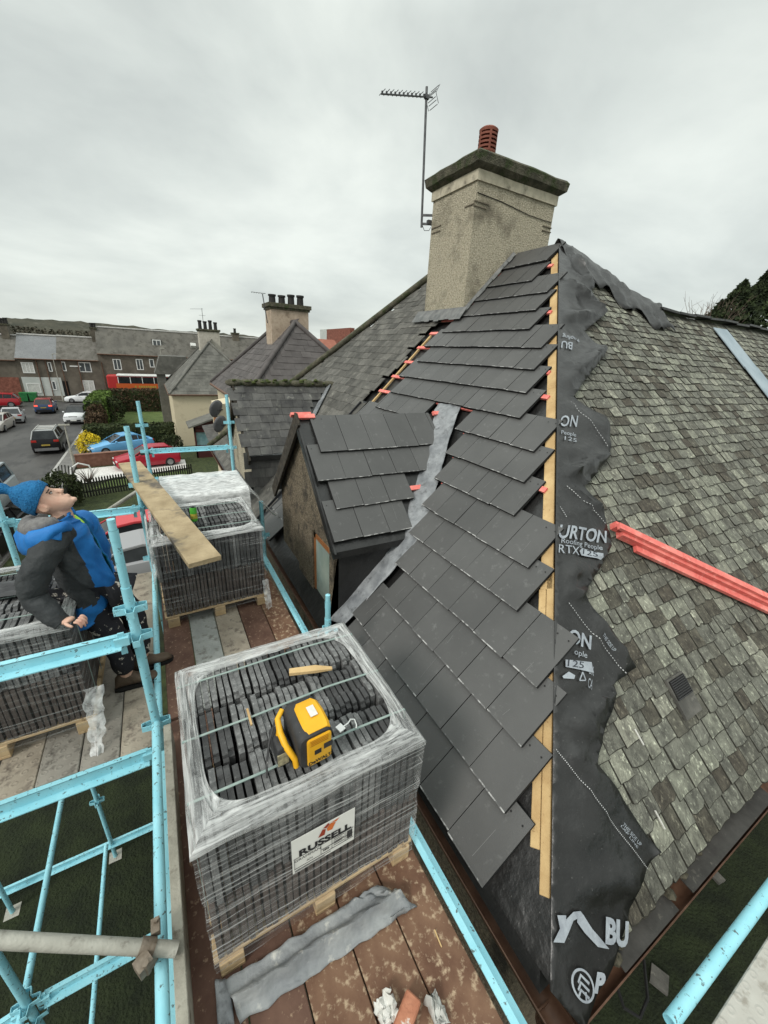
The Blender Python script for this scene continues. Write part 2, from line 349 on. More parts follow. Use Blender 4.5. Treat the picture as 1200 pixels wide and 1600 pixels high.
for i, (l, r) in enumerate(rows):
    a, c = on1(l, .03), on1(r, .03); s = ((a.x + c.x) / 2 - EX) * 1.41421; s = (c.x - EX) * 1.41421 if i < 17 else (c.x - EX) * 1.41421
    srow.append(s); ya, yb = c.y, a.y
    m = MB(); course('c', m, ya, yb, s, f1); m.build('tile_course', [M_tile, M_tile_edge_shade, M_tile_lip, M_scr], house)
for i, (ya, yb) in {9: (4.35, 5.60), 16: (5.2, 5.95), 17: (5.25, 5.95), 15: (5.15, 5.95), 14: (4.98, 5.95), 13: (4.72, 5.95), 12: (4.5, 5.95), 11: (4.45, 5.95), 10: (4.4, 5.95)}.items():
    m = MB(); course('c', m, ya, yb, srow[i], f1); m.build('tile_course', [M_tile, M_tile_edge_shade, M_tile_lip, M_scr], house)
# red batten under every course, poking out at both ends
for i, s in enumerate(srow):
    y0 = on1(rows[i][1]).y; y1 = 5.98 if 4 <= i <= 9 else on1(rows[i][0]).y
    if i in (16, 17): continue
    hy = hip_y(EX + (s + .36) * R2) + .06
    m = MB(); c = f1((hy + y1) / 2, s + .345, -.018); m.box(c, (.05, y1 - hy, .025), Matrix((P1V, P1U, P1N)).transposed()); m.build('red_batten', M_red, house)
# raking battens: pale counter battens at the old slate edge and the doubled hip batten
m = MB(); m.beam(f1(5.88, .2, -.03), f1(5.93, 4.2, -.03), .04, .025, P1N); m.build('counter_batten', M_wood, house)
hipv = lambda x, h=0: Vector((x, hip_y(x), EZ + x - EX + h))
HN = (P1N + P2N).normalized()
HD = (hipv(2) - hipv(1)).normalized(); HW = P1N.cross(HD); HW = HW if HW.y > 0 else -HW
for x0, x1, sh, bwd in ((1.34, 2.4, .012, .05), (1.44, 2.3, .066, .05), (2.3, 3.6, .038, .09), (3.6, 5.42, .038, .09)):
    m = MB(); o = HW * sh - P1N * .040
    m.beam(hipv(x0) + o, hipv(x1) + o, bwd, .028, P1N); m.build('hip_batten', M_wood, house, bevel=.003)
# grey lead at the slate join, dark valley strip
m = MB(); m.beam(f1(6.03, -.02, -.01), f1(6.07, 2.64, -.01), .13, .03, P1N); m.beam(f1(6.10, -.02, .02), f1(6.14, 2.6, .02), .02, .05, P1N); m.build('joint_strip', mat('black_joint', (.012, .013, .015), (.022, .023, .026), 6, .6), house)
# --- old slates on the neighbour half
hipfar = lambda x: 11.84 - (x - 1.17)
m = MB()
slates(m, O1, P1U, P1V, P1N, lambda u, v: 6.12 < u < hipfar(EX + v * R2) - .05 and v * R2 < 4.15, 6.0, 12, -.03, 5.95, lambda v: .21 - .012 * v, .26, .006, .004, .4)
m.build('slate_face', M_slate2, house)
m = MB(); m.path([(1.12, 11.9, -.2), (RXX, 7.62, RZZ + .06), (RXX, 6.5, RZZ + .06)], .07, 8); m.build('ridge_tile', M_cap, house, smooth=50)
# --- mossy slates on the garden face
M2 = MB()
def in2(x, v):
    y = .3 + v / k2; z = -.25 + v * S2 / k2
    if z > RZZ - .1: return False
    if x < EX + z - EZ + .25: return False
    if x > 6.9 and z > wz - .03: return False
    if x > RXX and z > wz - .05 and x > RXX + (RZZ - z) * 1.35: return False
    return x < 17
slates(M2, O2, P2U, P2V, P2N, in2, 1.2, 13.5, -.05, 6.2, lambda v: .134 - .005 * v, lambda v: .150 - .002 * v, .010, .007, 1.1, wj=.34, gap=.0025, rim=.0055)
M2.build('mossy_slate_face', [M_slate, M_slate_gap_shade], house)
# crest covering beyond the apex and ridge flashing of the wing
m = MB()
CR = [Vector(AP), Vector((5.75, 4.50, 3.86)), Vector((6.15, 4.28, 3.62)), Vector((6.6, 4.05, 3.38)), Vector((7.0, wy, wz + .04))]
def crestf(u, v):
    k = min(int(u * 4), 3); p = CR[k].lerp(CR[k + 1], u * 4 - k); a = (v - .42) * 3.9; r_ = .16 + .05 * noise.noise(Vector((u * 9, v * 4, 2))) + .045 * abs(noise.noise(Vector((u * 16, v * 7, 5))))
    wdt = .42 + .16 * noise.noise(Vector((u * 7, 1, 9)))
    if v < .42: q = (.42 - v) / .42; return p + Vector((-.12 * q, -S2 * 0 - wdt * q, -wdt * q * S2 + .05 + .05 * noise.noise(Vector((u * 12, v * 9, 4))) + .03 * math.sin(u * 40 + v * 6) * q + .05 * (1 - q)))
    q = (v - .42) / .58; return p + Vector((.1 * q, .35 * q, -.30 * q + .10 * (1 - q) + .04 * noise.noise(Vector((u * 10, v * 7, 7)))))
vs__, fs__ = [], []
for i in range(41):
    for j in range(17): vs__.append(crestf(i / 40, j / 16))
for i in range(40):
    for j in range(16): fs__.append((i * 17 + j, i * 17 + j + 1, i * 17 + j + 18, i * 17 + j + 17))
m.add(vs__, fs__); m.build('hip_crest', M_under, house, smooth=80, solid=.004)
m = MB()
for i in range(16):
    x = 6.9 + i * .5; m.beam((x, wy - .02, wz + .03 + rnd(-.015, .015)), (x + .52, wy - .02, wz + .03 + rnd(-.015, .015)), .24, .03)
m.build('ridge_flashing', M_under, house)
# vent slate
m = MB(); R = Matrix((P2U, P2V, P2N)).transposed(); sv = lambda y: (y - .3) * k2
m.box(f2(3.02, sv(.785), .035), (.215, .27, .02), R); m.build('vent_slate', M_slate2, house)
vent = [o for o in COL.objects if o.name == 'vent_slate'][0]
m = MB(); m.box(f2(3.02, sv(.825), .047), (.19, .13, .006), R, 0)
for i in range(9): m.box(f2(3.02, sv(.825) - .058 + i * .0145, .053), (.19, .005, .012), R, 1)
for i in range(10): m.box(f2(3.02 - .09 + i * .02, sv(.825), .052), (.003, .13, .009), R, 1)
m.build('vent_grille', [M_dark, mat('vent_black', (.035, .035, .036), None, rough=.5)], vent)
# white mortar slivers between slates
m = MB()
for x, v in ((2.02, .20), (2.27, .22), (1.96, .42), (2.42, .62)): m.box(f2(x, v, .03), (.006, .10, .008), Matrix((P2U, P2V, P2N)).transposed() @ Matrix.Rotation(rnd(-.15, .15), 3, 'Z'))
m.build('mortar_sliver', M_scrap, house)
# --- gutters
m = MB()
def trough(p0, p1, inn, w=.12, dp=.08):
    p0, p1, inn = Vector(p0), Vector(p1), Vector(inn); prof = []
    for i in range(9): t = math.pi * i / 8; prof.append((-math.cos(t) * w / 2, -math.sin(t) * dp))
    prof2 = [(a * .9, c * .88 + .002) for a, c in prof[::-1]]
    ring = lambda p: [p + inn * a + Vector((0, 0, c)) for a, c in prof + prof2]
    m.loft([ring(p0), ring(p1)])
trough((1.19, .14, -.33), (1.19, 6.02, -.33), (1, 0, 0)); m.build('gutter', M_gut, house, smooth=40)
m = MB(); trough((1.19, 6.1, -.33), (1.19, 11.9, -.33), (1, 0, 0)); trough((1.14, .24, -.38), (17, .20, -.38), (0, 1, 0), .14, .09); m.build('gutter', M_gut, house, smooth=40)
m = MB(); m.bx(1.27, 1.36, .4, 11.6, -.52, -.30); m.bx(1.3, 17, .34, .52, -.55, -.34); m.build('fascia', mat('rotten_fascia', (.022, .018, .014), (.055, .045, .034), 14, .9, .5, 40), house)
for x0, x1 in ((1.62, 2.12), (2.28, 3.4)):
    m = MB(); m.box(((x0 + x1) / 2, .255, -.335), (x1 - x0, .15, .008), Matrix.Rotation(.12, 3, 'X')); m.build('eave_strip', mat('grey_felt', (.036, .034, .031), (.062, .059, .054), 8, .8, .3, 30, c3=(.10, .095, .08), s3=22, lo3=.62, hi3=.7), house)
m = MB()
blobs = [(1.42 + i * .045 + rnd(-.02, .02), .27 + rnd(-.05, .06), -.30 + rnd(-.03, .02)) for i in range(26)]
for c in blobs: blob(m, c, (rnd(.02, .045), rnd(.02, .04), rnd(.012, .03)), 7, 5, .4, 30)
m.build('gutter_debris', mat('moss_debris', (.035, .033, .022), (.10, .09, .065), 30, .95, .6, 80), house)
# --- chimney
cx0, cx1, cy0, cy1 = 4.45, 6.10, 5.50, 6.58
m = MB(); m.bx(cx0, cx1, cy0, cy1, 2.6, 4.80)
ch = m.build('chimney', M_rough, house)
m = MB(); m.bx(cx0 - .025, cx1 + .025, cy0 - .025, cy1 + .025, 4.80, 4.93); m.build('neck_band', M_band, ch)
m = MB(); q = .03
ring = lambda g, z: [Vector((cx0 - g, cy0 - g, z)), Vector((cx1 + g, cy0 - g, z)), Vector((cx1 + g, cy1 + g, z)), Vector((cx0 - g, cy1 + g, z))]
def ringn(g, z, n=7):
    r = ring(g, z); o = []
    for i in range(4):
        for k in range(n):
            p = r[i].lerp(r[(i + 1) % 4], k / n); o.append(p + Vector((noise.noise(p * 5), noise.noise(p * 5 + Vector((9, 0, 0))), noise.noise(p * 4 + Vector((0, 9, 0))))) * .014)
    return o
m.loft([ringn(.03, 4.93), ringn(.105, 4.985), ringn(.125, 5.09), ringn(.085, 5.125), ringn(-.2, 5.17)]); m.build('chimney_cap', M_cap, ch, smooth=35)
M_mort = mat('old_mortar', (.10, .085, .06), (.2, .17, .13), 30, .9)
for (x, y, z, sx, sy) in ((cx0, cy0 + .12, 4.53, .01, .2), (cx0 + .12, cy0, 4.56, .26, .01), (cx0 + .10, cy0, 4.50, .22, .01), (cx1 - .1, cy0, 4.50, .2, .01), (cx1 - .1, cy0, 4.44, .2, .01), (cx0, cy1 - .15, 4.42, .01, .25), (cx0, cy1 - .15, 4.35, .01, .22)):
    m = MB(); m.box((x, y, z), (sx + .015, sy + .015, .014)); m.build('exposed_course', M_mort, ch)
m = MB(); m.path([(cx0 + .02, cy0 - .006, 4.66), (cx0 + .5, cy0 - .006, 4.64), (cx0 + 1.1, cy0 - .008, 4.58), (cx1 - .02, cy0 - .008, 4.57)], .005, 5); m.build('stay_wire', M_dark, ch)
px_, py_ = 4.98, 6.02
m = MB(); m.lathe([(.125, 5.12), (.125, 5.25), (.135, 5.26), (.135, 5.29), (.12, 5.30), (.14, 5.345), (.14, 5.37), (.11, 5.375), (.11, 5.42)], (px_, py_, 0), 20); pot = m.build('chimney_pot', M_terra, ch, smooth=40)
m = MB(); m.lathe([(.10, 5.36), (.10, 5.62)], (px_, py_, 0), 14, mi=1)
for i in range(5): z = 5.375 + i * .05; m.lathe([(.09, z), (.14, z), (.14, z + .026), (.09, z + .026)], (px_, py_, 0), 20)
for i in range(5):
    t = 6.283 * i / 5 + .5; m.box((px_ + math.cos(t) * .128, py_ + math.sin(t) * .128, 5.50), (.02, .03, .25), Matrix.Rotation(t, 3, 'Z'))
m.lathe([(.14, 5.62), (.145, 5.655), (.11, 5.68), (.01, 5.685)], (px_, py_, 0), 20); m.build('cowl', [M_terra, M_dark], ch, smooth=40)
# lead skirt at the foot of the stack
m = MB()
def skirt(pl, wd):
    pass
NW = 14
top = [f1(cy0 - .02, (4.40 - EX) * 1.414 + 1.36 * k / NW, .03) for k in range(NW + 1)]
for k in range(NW):
    a, c = top[k], top[k + 1]; w0 = .10 + .03 * math.sin(k * 1.7)
    m.quad(a + Vector((0, .012, .06)), c + Vector((0, .012, .06)), c + Vector((0, -w0 * .5, .02)), a + Vector((0, -w0 * .5, .02)))
base = [f1(cy0 - .12 + k * (cy1 - cy0 + .3) / 10, (cx0 - EX) * 1.414 - .02, .05) for k in range(11)]
for k in range(10):
    a, c = base[k], base[k + 1]; w0 = .13 + .05 * noise.noise(Vector((k * .9, 0, 0)))
    up = Vector((.035, 0, .10))
    m.quad(a + up, c + up, c - P1V * w0 + P1N * .01, a - P1V * (.13 + .05 * noise.noise(Vector(((k - 1) * .9 + .9, 0, 0)))) + P1N * .01)
m.build('lead_skirt', mat('dull_lead', (.10, .105, .105), (.19, .19, .185), 9, .6, .3, 30), ch, solid=.004)

# --- wall dormers: the near one re-tiled, the far one still slated
def dormer(yc, near):
    zr, ye, ze = 1.78, 1.05, .73          # ridge, half width, eave
    fx = 1.33
    # gable wall and cheeks
    m = MB(); poly = [(fx, yc - ye + .06, GND), (fx, yc + ye - .06, GND), (fx, yc + ye - .06, ze), (fx, yc, zr - .10), (fx, yc - ye + .06, ze)]
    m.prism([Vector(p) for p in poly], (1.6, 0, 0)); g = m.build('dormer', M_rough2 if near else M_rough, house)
    if near:
        m = MB(); m.bx(fx - .03, fx, yc - ye + .10, yc - ye + .22, GND, .62); m.bx(fx - .03, fx, yc - .33, yc + .2, GND, .58); m.build('wall_pier', M_rough2, g)
        m = MB(); m.bx(fx - .012, fx + .01, yc - .38, yc - .32, -1.0, .55); m.bx(fx - .012, fx + .01, yc - ye + .22, yc - ye + .26, -1.0, .55); m.bx(fx - .012, fx + .01, yc - .83, yc - .32, .50, .55); m.bx(fx - .02, fx + .01, yc - .83, yc - .32, -1.05, -1.0); w = m.build('window', M_brownwood, g)
        m = MB(); m.bx(fx - .006, fx - .002, yc - .80, yc - .38, -1, .5); m.build('window_pane', M_glassy, w)
        m = MB(); m.bx(fx - .08, fx + .02, yc - ye + .1, yc + .2, -1.12, -1.05); m.build('sill', M_rough2, w)
    # roof shell
    m = MB(); x0 = fx - .09
    def rf(x, t, s, h=0):  # t: distance down from ridge, s: side
        return Vector((x, yc + s * t, zr - t)) + Vector((0, s * R2, R2)) * h
    for s in (-1, 1):
        P = [rf(x0, 0, s), rf(EX + zr + .3, 0, s), rf(EX + zr + .3 - ye, ye + .03, s), rf(x0, ye + .03, s)]
        m.prism([p - Vector((0, 0, .10)) for p in P], (0, 0, .07))
    m.build('dormer_roof', M_under, g)
    # barge edge
    m = MB()
    for s in ((1,) if near else (-1, 1)): m.beam(rf(x0 + .01, -.02, s, -.08), rf(x0 + .01, ye + .1, s, -.08), .03, .15, (0, s * R2, R2))
    if near: mm = MB(); mm.beam(rf(x0 + .015, -.02, -1, -.05), rf(x0 + .015, ye + .06, -1, -.05), .02, .09, (0, -R2, R2)); mm.build('verge_membrane', M_under, g)
    m.build('barge_board', mat('weathered_barge', (.02, .017, .013), (.06, .05, .038), 20, .9, .5, 50), g)
    # cheek
    cyp = yc - ye + .04
    m = MB(); m.prism([(fx - .01, cyp, -.35), (fx - .01, cyp, ze - .02), (EX + ze + .35, cyp, ze - .02), (EX + .0, cyp, -.35)], (0, -.015, 0)); m.build('cheek', M_under if near else M_slate3, g)
    if near:
        n6 = lambda a, c: (400 + a * .26667, 580 + c * .26667)
        lim = [(n6(380, 475), n6(1085, 400), n6(330, 275)), (n6(360, 637), n6(1070, 550), 0), (n6(470, 803), n6(940, 712), 0), (n6(455, 992), n6(910, 895), 0)]
        nn = Vector((0, -1, 1)); cc = zr - yc
        for i, (l, r, _) in enumerate(lim):
            a, c = PL(l, nn, cc + .045), PL(r, nn, cc + .045); t = yc - (a.y + c.y) / 2; s0 = -t * 1.414
            ff = lambda x, s, h: Vector((x, yc + s * R2, zr + s * R2)) + Vector((0, -R2, R2)) * h
            mm = MB(); course('c', mm, a.x, c.x, s0, ff, ln=.44 if i else -s0 - .02); 
            mm.build('tile_course', [M_tile, M_tile_edge_shade, M_tile_lip, M_scr], g)
        for x0_, x1_, t in ((1.24, 1.45, .03), (3.0, 3.35, .03), (2.25, 2.5, .72)):
            mm = MB(); mm.box((( x0_ + x1_) / 2, yc - t, zr - t + .01), (x1_ - x0_, .05, .03), Matrix.Rotation(RAD(45), 3, 'X')); mm.build('red_batten', M_red, g)
        mm = MB(); mm.box((1.32, yc + .04, zr - .01), (.22, .05, .03), Matrix.Rotation(RAD(-45), 3, 'X')); mm.build('red_batten', M_red, g)
    else:
        mm = MB(); slates(mm, Vector((0, yc, zr)), (1, 0, 0), Vector((0, R2, R2)), Vector((0, -R2, R2)), lambda u, v: u < EX + zr + v * R2 + .1 and v < -.03, x0 + .02, 3.2, -ye * 1.414 - .05, 0, .165, .2, .007, .003, .3, wj=.2)
        mm.build('slate_face', M_slate3, g)
        mm = MB(); slates(mm, Vector((0, cyp - .02, 0)), (1, 0, 0), (0, 0, 1), (0, -1, 0), lambda u, v: u < EX + v + .35 and v < ze - .15, fx - .02, 2.4, -.4, ze, .17, .24, .006, .002, .3, wj=.15)
        mm.build('cheek_slates', M_slate3, g)
        mm = MB(); mm.box(((x0 + EX + ze) / 2 + .05, yc - ye - .01, ze - .07), (EX + ze - x0 + .1, .02, .085)); mm.build('lead_apron', mat('bright_lead', (.42, .44, .46), (.55, .57, .59), 6, .5, .2, 20), g)
        mm = MB(); 
        for i in range(9): blob(mm, (x0 + .05 + i * .23, yc, zr + .02), (.17, .09, .070 + rnd(-.006, .006)), 10, 6, .08, 6)
        for i in range(36):
            blob(mm, (x0 + rnd(0, 1.0) ** 1.3 * 1.9, yc - rnd(.0, .09), zr + rnd(.02, .09)), (rnd(.02, .06), rnd(.02, .04), rnd(.015, .03)), 6, 4, .4, 20, 1)
        mm.build('mossy_ridge', [M_cap, mat('moss', (.035, .05, .012), (.08, .095, .03), 30, .95, .8, 60)], g, smooth=50)
    # open metal valley
    m = MB()
    if near:
        ol = [f1(2.86, .18, .02), f1(2.86, .9, .0), f1(2.88, 1.35, -.01), f1(3.26, 1.95, -.01), f1(3.58, 2.45, .0), f1(3.86, 2.95, .0)]
        il = [f1(3.16, .05, .03), f1(3.10, .9, .03), f1(3.16, 1.38, .05), f1(3.72, 2.05, .06), f1(4.02, 2.5, .06), f1(4.2, 2.86, .05)]
        def vf(u, v):
            k = min(int(u * 5), 4); f_ = u * 5 - k; p_ = ol[k].lerp(ol[k + 1], f_).lerp(il[k].lerp(il[k + 1], f_), v)
            return p_ + P1N * (.010 * noise.noise(Vector((u * 22, v * 3, 1))) + .012 * (1 - min(1, abs(noise.noise(Vector((u * 9 + v, v * 2.5, 5)))) * 5)) + .03 * (v - .5) ** 2)
        NU, NV = 60, 8; m.add([vf(i / NU, j / NV) for i in range(NU + 1) for j in range(NV + 1)], [(i * (NV + 1) + j, i * (NV + 1) + j + 1, (i + 1) * (NV + 1) + j + 1, (i + 1) * (NV + 1) + j) for i in range(NU) for j in range(NV)])
        m.build('lead_valley', M_lead, g, solid=.004, smooth=60)
    else:
        m.beam(f1(yc - ye - .03, (ze) * 1.414 + .25, .04), f1(yc - .06, (zr - EZ) * 1.414 - .05, .05), .14, .012, P1N); m.build('lead_valley', M_lead, g)
    return g
dn1 = dormer(4.10, True); dn2 = dormer(7.90, False)
# --- loose membrane along the hip, printed
E8 = lambda a, c: (780 + a * .35, 1150 + c * .35)
E4 = lambda a, c: (840 + a * .3, 800 + c * .3)
E3 = lambda a, c: (840 + a * .3, 360 + c * .3)
pix = [E3(125, 70), E3(190, 90), E3(250, 150), E3(285, 290), E3(270, 296), E3(345, 420), E3(318, 445), E3(235, 508), E3(290, 560), E3(330, 612), E3(318, 655), E3(192, 815),
       E3(170, 850), E3(250, 920), E3(320, 990), E3(350, 1080), E3(352, 1140), E3(330, 1190), E3(262, 1275), E3(228, 1310), E3(290, 1400), E4(345, 60), E4(360, 150), E4(312, 250), E4(218, 400), E4(350, 575), E4(492, 772),
       E4(362, 862), E4(372, 905), E4(356, 1000), E4(292, 1165), E4(272, 1262), E4(390, 1400), E4(520, 1600), E8(690, 470), E8(640, 550), E8(590, 625), E8(545, 770), E8(480, 960), E8(410, 1080), E8(365, 1215), E8(340, 1235)]
ed = []
for p in pix:
    w = on2(p, .05); ed.append((w.x, (w.y - .3) * k2))
hipd = [(hipv(x).x, (hipv(x).y - .3) * k2) for x in (1.17, 1.5, 2, 2.5, 3, 3.5, 4, 4.5, 5, 5.36)]
# outline in (x, slope) on the garden face: up the hip, back down the loose edge
outl = hipd + ed
FOLDS = []
for pa_, pb_, am_, wd_ in ((E4(95, 1120), E4(352, 878), .085, .035), (E4(85, 1010), E4(350, 868), -.05, .05), (E4(150, 1230), E4(330, 930), .05, .03), (E4(80, 1190), E4(255, 1320), .05, .022), (E3(120, 1255), E3(335, 1155), .10, .05), (E3(125, 1180), E3(300, 1190), -.05, .05), (E3(118, 775), E3(300, 640), .10, .05), (E3(125, 700), E3(325, 610), .05, .04), (E3(135, 440), E3(300, 432), .09, .05), (E3(130, 245), E3(330, 415), .10, .05), (E3(150, 90), E3(270, 285), .08, .04), (E4(100, 335), E4(335, 170), .07, .04), (E4(110, 390), E4(230, 380), .05, .03), (E8(245, 690), E8(600, 590), .07, .05), (E8(300, 740), E8(560, 700), -.05, .05), (E3(130, 1300), E3(280, 1420), .06, .03), (E4(480, 770), E4(300, 560), .03, .03)):
    wa_, wb_ = on2(pa_, .05), on2(pb_, .05); FOLDS.append((wa_.x, (wa_.y - .3) * k2, wb_.x, (wb_.y - .3) * k2, am_, wd_))
CALM = []
for p_, r_ in ((E8(500, 830), .26), (E8(330, 800), .22), (E8(560, 390), .2), (E4(215, 140), .30), (E4(200, 740), .25), (E8(340, 1044), .2), (E3(145, 1010), .26), (E3(150, 575), .26)):
    w = on2(p_, .05); CALM.append((w.x, (w.y - .3) * k2, r_))
def ripple(x, v):
    dh = max(0, x - (EX + v / k2 * S2 + .0)); q = min(1, dh / .12)
    n = noise.noise(Vector((x * 2.1, v * 3.2, .3))) * .05 + (1 - min(1, abs(noise.noise(Vector((x * 3.2 + v * 2, v * 3 - x * 1.5, 4)))) * 3.5)) * .05 - .01
    big = max(0, noise.noise(Vector((x * 1.7, v * 2.4, 7)))) * .14
    cal = 1.0
    for sx_, sy_, sr_ in CALM: cal = min(cal, max(.12, (math.hypot(x - sx_, v - sy_) / sr_) ** 2))
    fd = 0
    for ax_, ay_, bx_, by_, am_, wd_ in FOLDS:
        tx, ty = bx_ - ax_, by_ - ay_; l2 = tx * tx + ty * ty; t_ = ((x - ax_) * tx + (v - ay_) * ty) / l2; tc_ = min(1, max(0, t_)); dd_ = math.hypot(x - ax_ - tc_ * tx, v - ay_ - tc_ * ty)
        fd += am_ * math.exp(-(dd_ / wd_) ** 1.4) * (.55 + .45 * math.sin(3.14 * tc_))
    return .045 + q * (.012 + cal * (n * .55 + big * min(1, dh)) + fd * min(1, .1 + cal))
m = MB(); sheet(outl, .05, lambda x, v: f2(x, v, max(.03, ripple(x, v))), m)
mem = m.build('membrane', M_under, house, smooth=80, solid=.004)
# the lower corner of the membrane lying on the scaffold side, over the eave
cor = [(.26, -.06), (.26, .42), (.35, .75), (.75, .55), (1.3, .25), (1.3, -.05)]
m = MB(); sheet([(hip_y(1.17) - .04, -.02), (hip_y(1.5) + .02, .45), (hip_y(1.9), 1.0), (1.6, .6), (3.0, .35), (3.0, -.03)], .06, lambda y, s: f1(y, s, -.050 + .006 * noise.noise(Vector((y * 6, s * 6, 0)))), m)
m.build('membrane', M_under, house, smooth=80)
# print on the membrane
def print_on(txt, size, c, u, v, sx=1, bold=0, fn=None):
    vs, fs = text_mesh(txt, size, 0, bold); ux, uv = u; vx, vv = v; mm = MB()
    V = []
    for p in vs:
        x = c[0] + p.x * sx * ux + p.y * vx; s = c[1] + p.x * sx * uv + p.y * vv; V.append(f2(x, s, max(.03, ripple(x, s)) + .012))
    mm.add(V, fs); return mm
def uvof(p): w = on2(p, .05); return Vector((w.x, (w.y - .3) * k2))
def line_print(txt, pa, pb, hpx, bold=0, sx=None):
    """text whose middle line runs between two points of the membrane"""
    a, c = uvof(pa), uvof(pb); d = c - a; L = d.length; d.normalize(); h = uvof(hpx[0]) - uvof(hpx[1]); H = h.length; h.normalize()
    vs, fs = text_mesh(txt, H * 1.38, 0, bold); w = max(p.x for p in vs) - min(p.x for p in vs)
    return print_on(txt, H * 1.38, ((a + c) / 2), d, h, L / w, bold)
prints = [('URTON', E4(95, 75), E4(330, 112), (E4(225, 60), E4(215, 125)), .004), ('Roofing People', E4(105, 120), E4(305, 165), (E4(205, 130), E4(203, 156)), .0), ('RTX', E4(90, 162), E4(190, 180), (E4(140, 150), E4(138, 195)), .0),
          ('ON', E4(140, 610), E4(255, 650), (E4(215, 595), E4(205, 665)), .004), ('ople', E4(165, 690), E4(230, 712), (E4(195, 690), E4(192, 720)), 0),
          ('UK\nCA', E4(235, 815), E4(262, 830), (E4(250, 800), E4(248, 850)), 0), ('THIS SIDE UP', E8(520, 345), E8(600, 440), (E8(568, 380), E8(558, 392)), .0), ('LAP LINE', E8(512, 352), E8(585, 450), (E8(556, 398), E8(550, 405)), .0),
          ('THIS SIDE UP', E4(305, 605), E4(370, 690), (E4(342, 640), E4(332, 652)), 0),
          ('BU', E8(440, 812), E8(538, 832), (E8(485, 770), E8(477, 878)), .006), ('P', E8(390, 1035), E8(426, 1038), (E8(410, 998), E8(398, 1082)), .006),
          ('ON', E3(105, 975), E3(185, 985), (E3(150, 950), E3(145, 1005)), .003), ('People', E3(108, 1030), E3(180, 1050), (E3(145, 1030), E3(143, 1050)), 0), ('125', E3(120, 1062), E3(180, 1078), (E3(150, 1060), E3(148, 1080)), 0),
          ('BU', E3(165, 590), E3(112, 575), (E3(140, 605), E3(143, 568)), .003), ('Roofing', E3(200, 562), E3(118, 535), (E3(160, 562), E3(163, 540)), 0)]
for t, a, c, h, bd_ in prints: line_print(t, a, c, h, bd_).build('print', M_print, mem)
# the pill with 125, the big n, the tree roundel, stitch lines
def shape_print(polys, dz=.014):
    mm = MB()
    for pl in polys:
        sheet([tuple(uvof(p)) for p in pl], .025, lambda x, v: f2(x, v, max(.03, ripple(x, v)) + dz), mm)
    return mm
pill = [E4(192, 178), E4(205, 163), E4(305, 195), E4(310, 212), E4(298, 225), E4(200, 200)]
shape_print([pill, [E4(120, 730), E4(250, 745), E4(262, 800), E4(120, 768)]]).build('print', M_print, mem)
M_pd = mat('dark_print', (.03, .035, .045))
for t, a, c, h in (('125', E4(205, 180), E4(275, 200), (E4(245, 178), E4(242, 205))), ('125', E4(125, 748), E4(205, 762), (E4(170, 740), E4(166, 775)))):
    mm = line_print(t, a, c, h); mm.V = [v + P2N * .004 for v in mm.V]; mm.build('print', M_pd, mem)
nn_ = [[E8(233, 742), E8(270, 742), E8(268, 800), E8(215, 860), E8(222, 845), E8(245, 800)], [E8(270, 760), E8(300, 725), E8(330, 722), E8(345, 740), E8(300, 765), E8(262, 862), E8(215, 860), E8(268, 800)], [E8(345, 740), E8(380, 800), E8(452, 886), E8(402, 876), E8(345, 815), E8(315, 770), E8(318, 750)]]
shape_print(nn_).build('print', M_print, mem)
c0 = E8(337, 1044); rg = []
for i in range(28):
    t0, t1 = 6.2832 * i / 28, 6.2832 * (i + 1) / 28
    f = lambda t, k: E8(337 + math.cos(t) * 49 * k + math.sin(t) * 8 * k, 1044 + math.sin(t) * 76 * k + math.cos(t) * 12 * k)
    rg.append([f(t0, 1), f(t1, 1), f(t1, .84), f(t0, .84)])
for yy in (0, 32, 64):
    rg.append([E8(312, 1035 + yy - 10), E8(325, 1000 + yy - 10), E8(330, 1010 + yy - 10), E8(318, 1045 + yy - 10)]); rg.append([E8(325, 1000 + yy - 10), E8(365, 1040 + yy - 10), E8(362, 1052 + yy - 10), E8(328, 1014 + yy - 10)])
rg.append([E8(345, 1070), E8(352, 1072), E8(354, 1108), E8(347, 1108)])
shape_print(rg).build('print', M_print, mem)
def stitch(pa, pb, n, wob=0):
    a, c = uvof(pa), uvof(pb); ps = []; mm = MB(); d = (c - a).normalized(); q = Vector((-d.y, d.x)) * .0028
    for i in range(n):
        if i % 2: continue
        s, e = a.lerp(c, i / n), a.lerp(c, (i + 1) / n)
        L = [s + q, e + q, e - q, s - q]; mm.add([f2(p.x, p.y, max(.03, ripple(p.x, p.y)) + .010) for p in L], [(0, 1, 2, 3)])
    return mm
for a, c, n in ((E8(235, 18), E8(440, 300), 70), (E8(440, 300), E8(640, 548), 70), (E4(140, 440), E4(430, 810), 60), (E4(130, 0), E4(100, -60), 12), (E3(150, 880), E3(340, 1120), 40), (E3(130, 1310), E3(330, 1510), 40)):
    stitch(a, c, n).build('lap_line', mat('stitch_white', (.42, .42, .42)), mem)
tri = []
for a, c in ((E4(188, 835), E4(203, 795)), (E4(203, 795), E4(218, 835)), (E4(218, 838), E4(186, 838))):
    u, v = Vector(a), Vector(c); n_ = (v - u).orthogonal().normalized() * .9; tri.append([tuple(u + n_), tuple(v + n_), tuple(v - n_), tuple(u - n_)])
tri.append([E4(105, 815), E4(135, 792), E4(165, 812), E4(160, 830), E4(110, 826)])
shape_print(tri).build('print', M_print, mem)
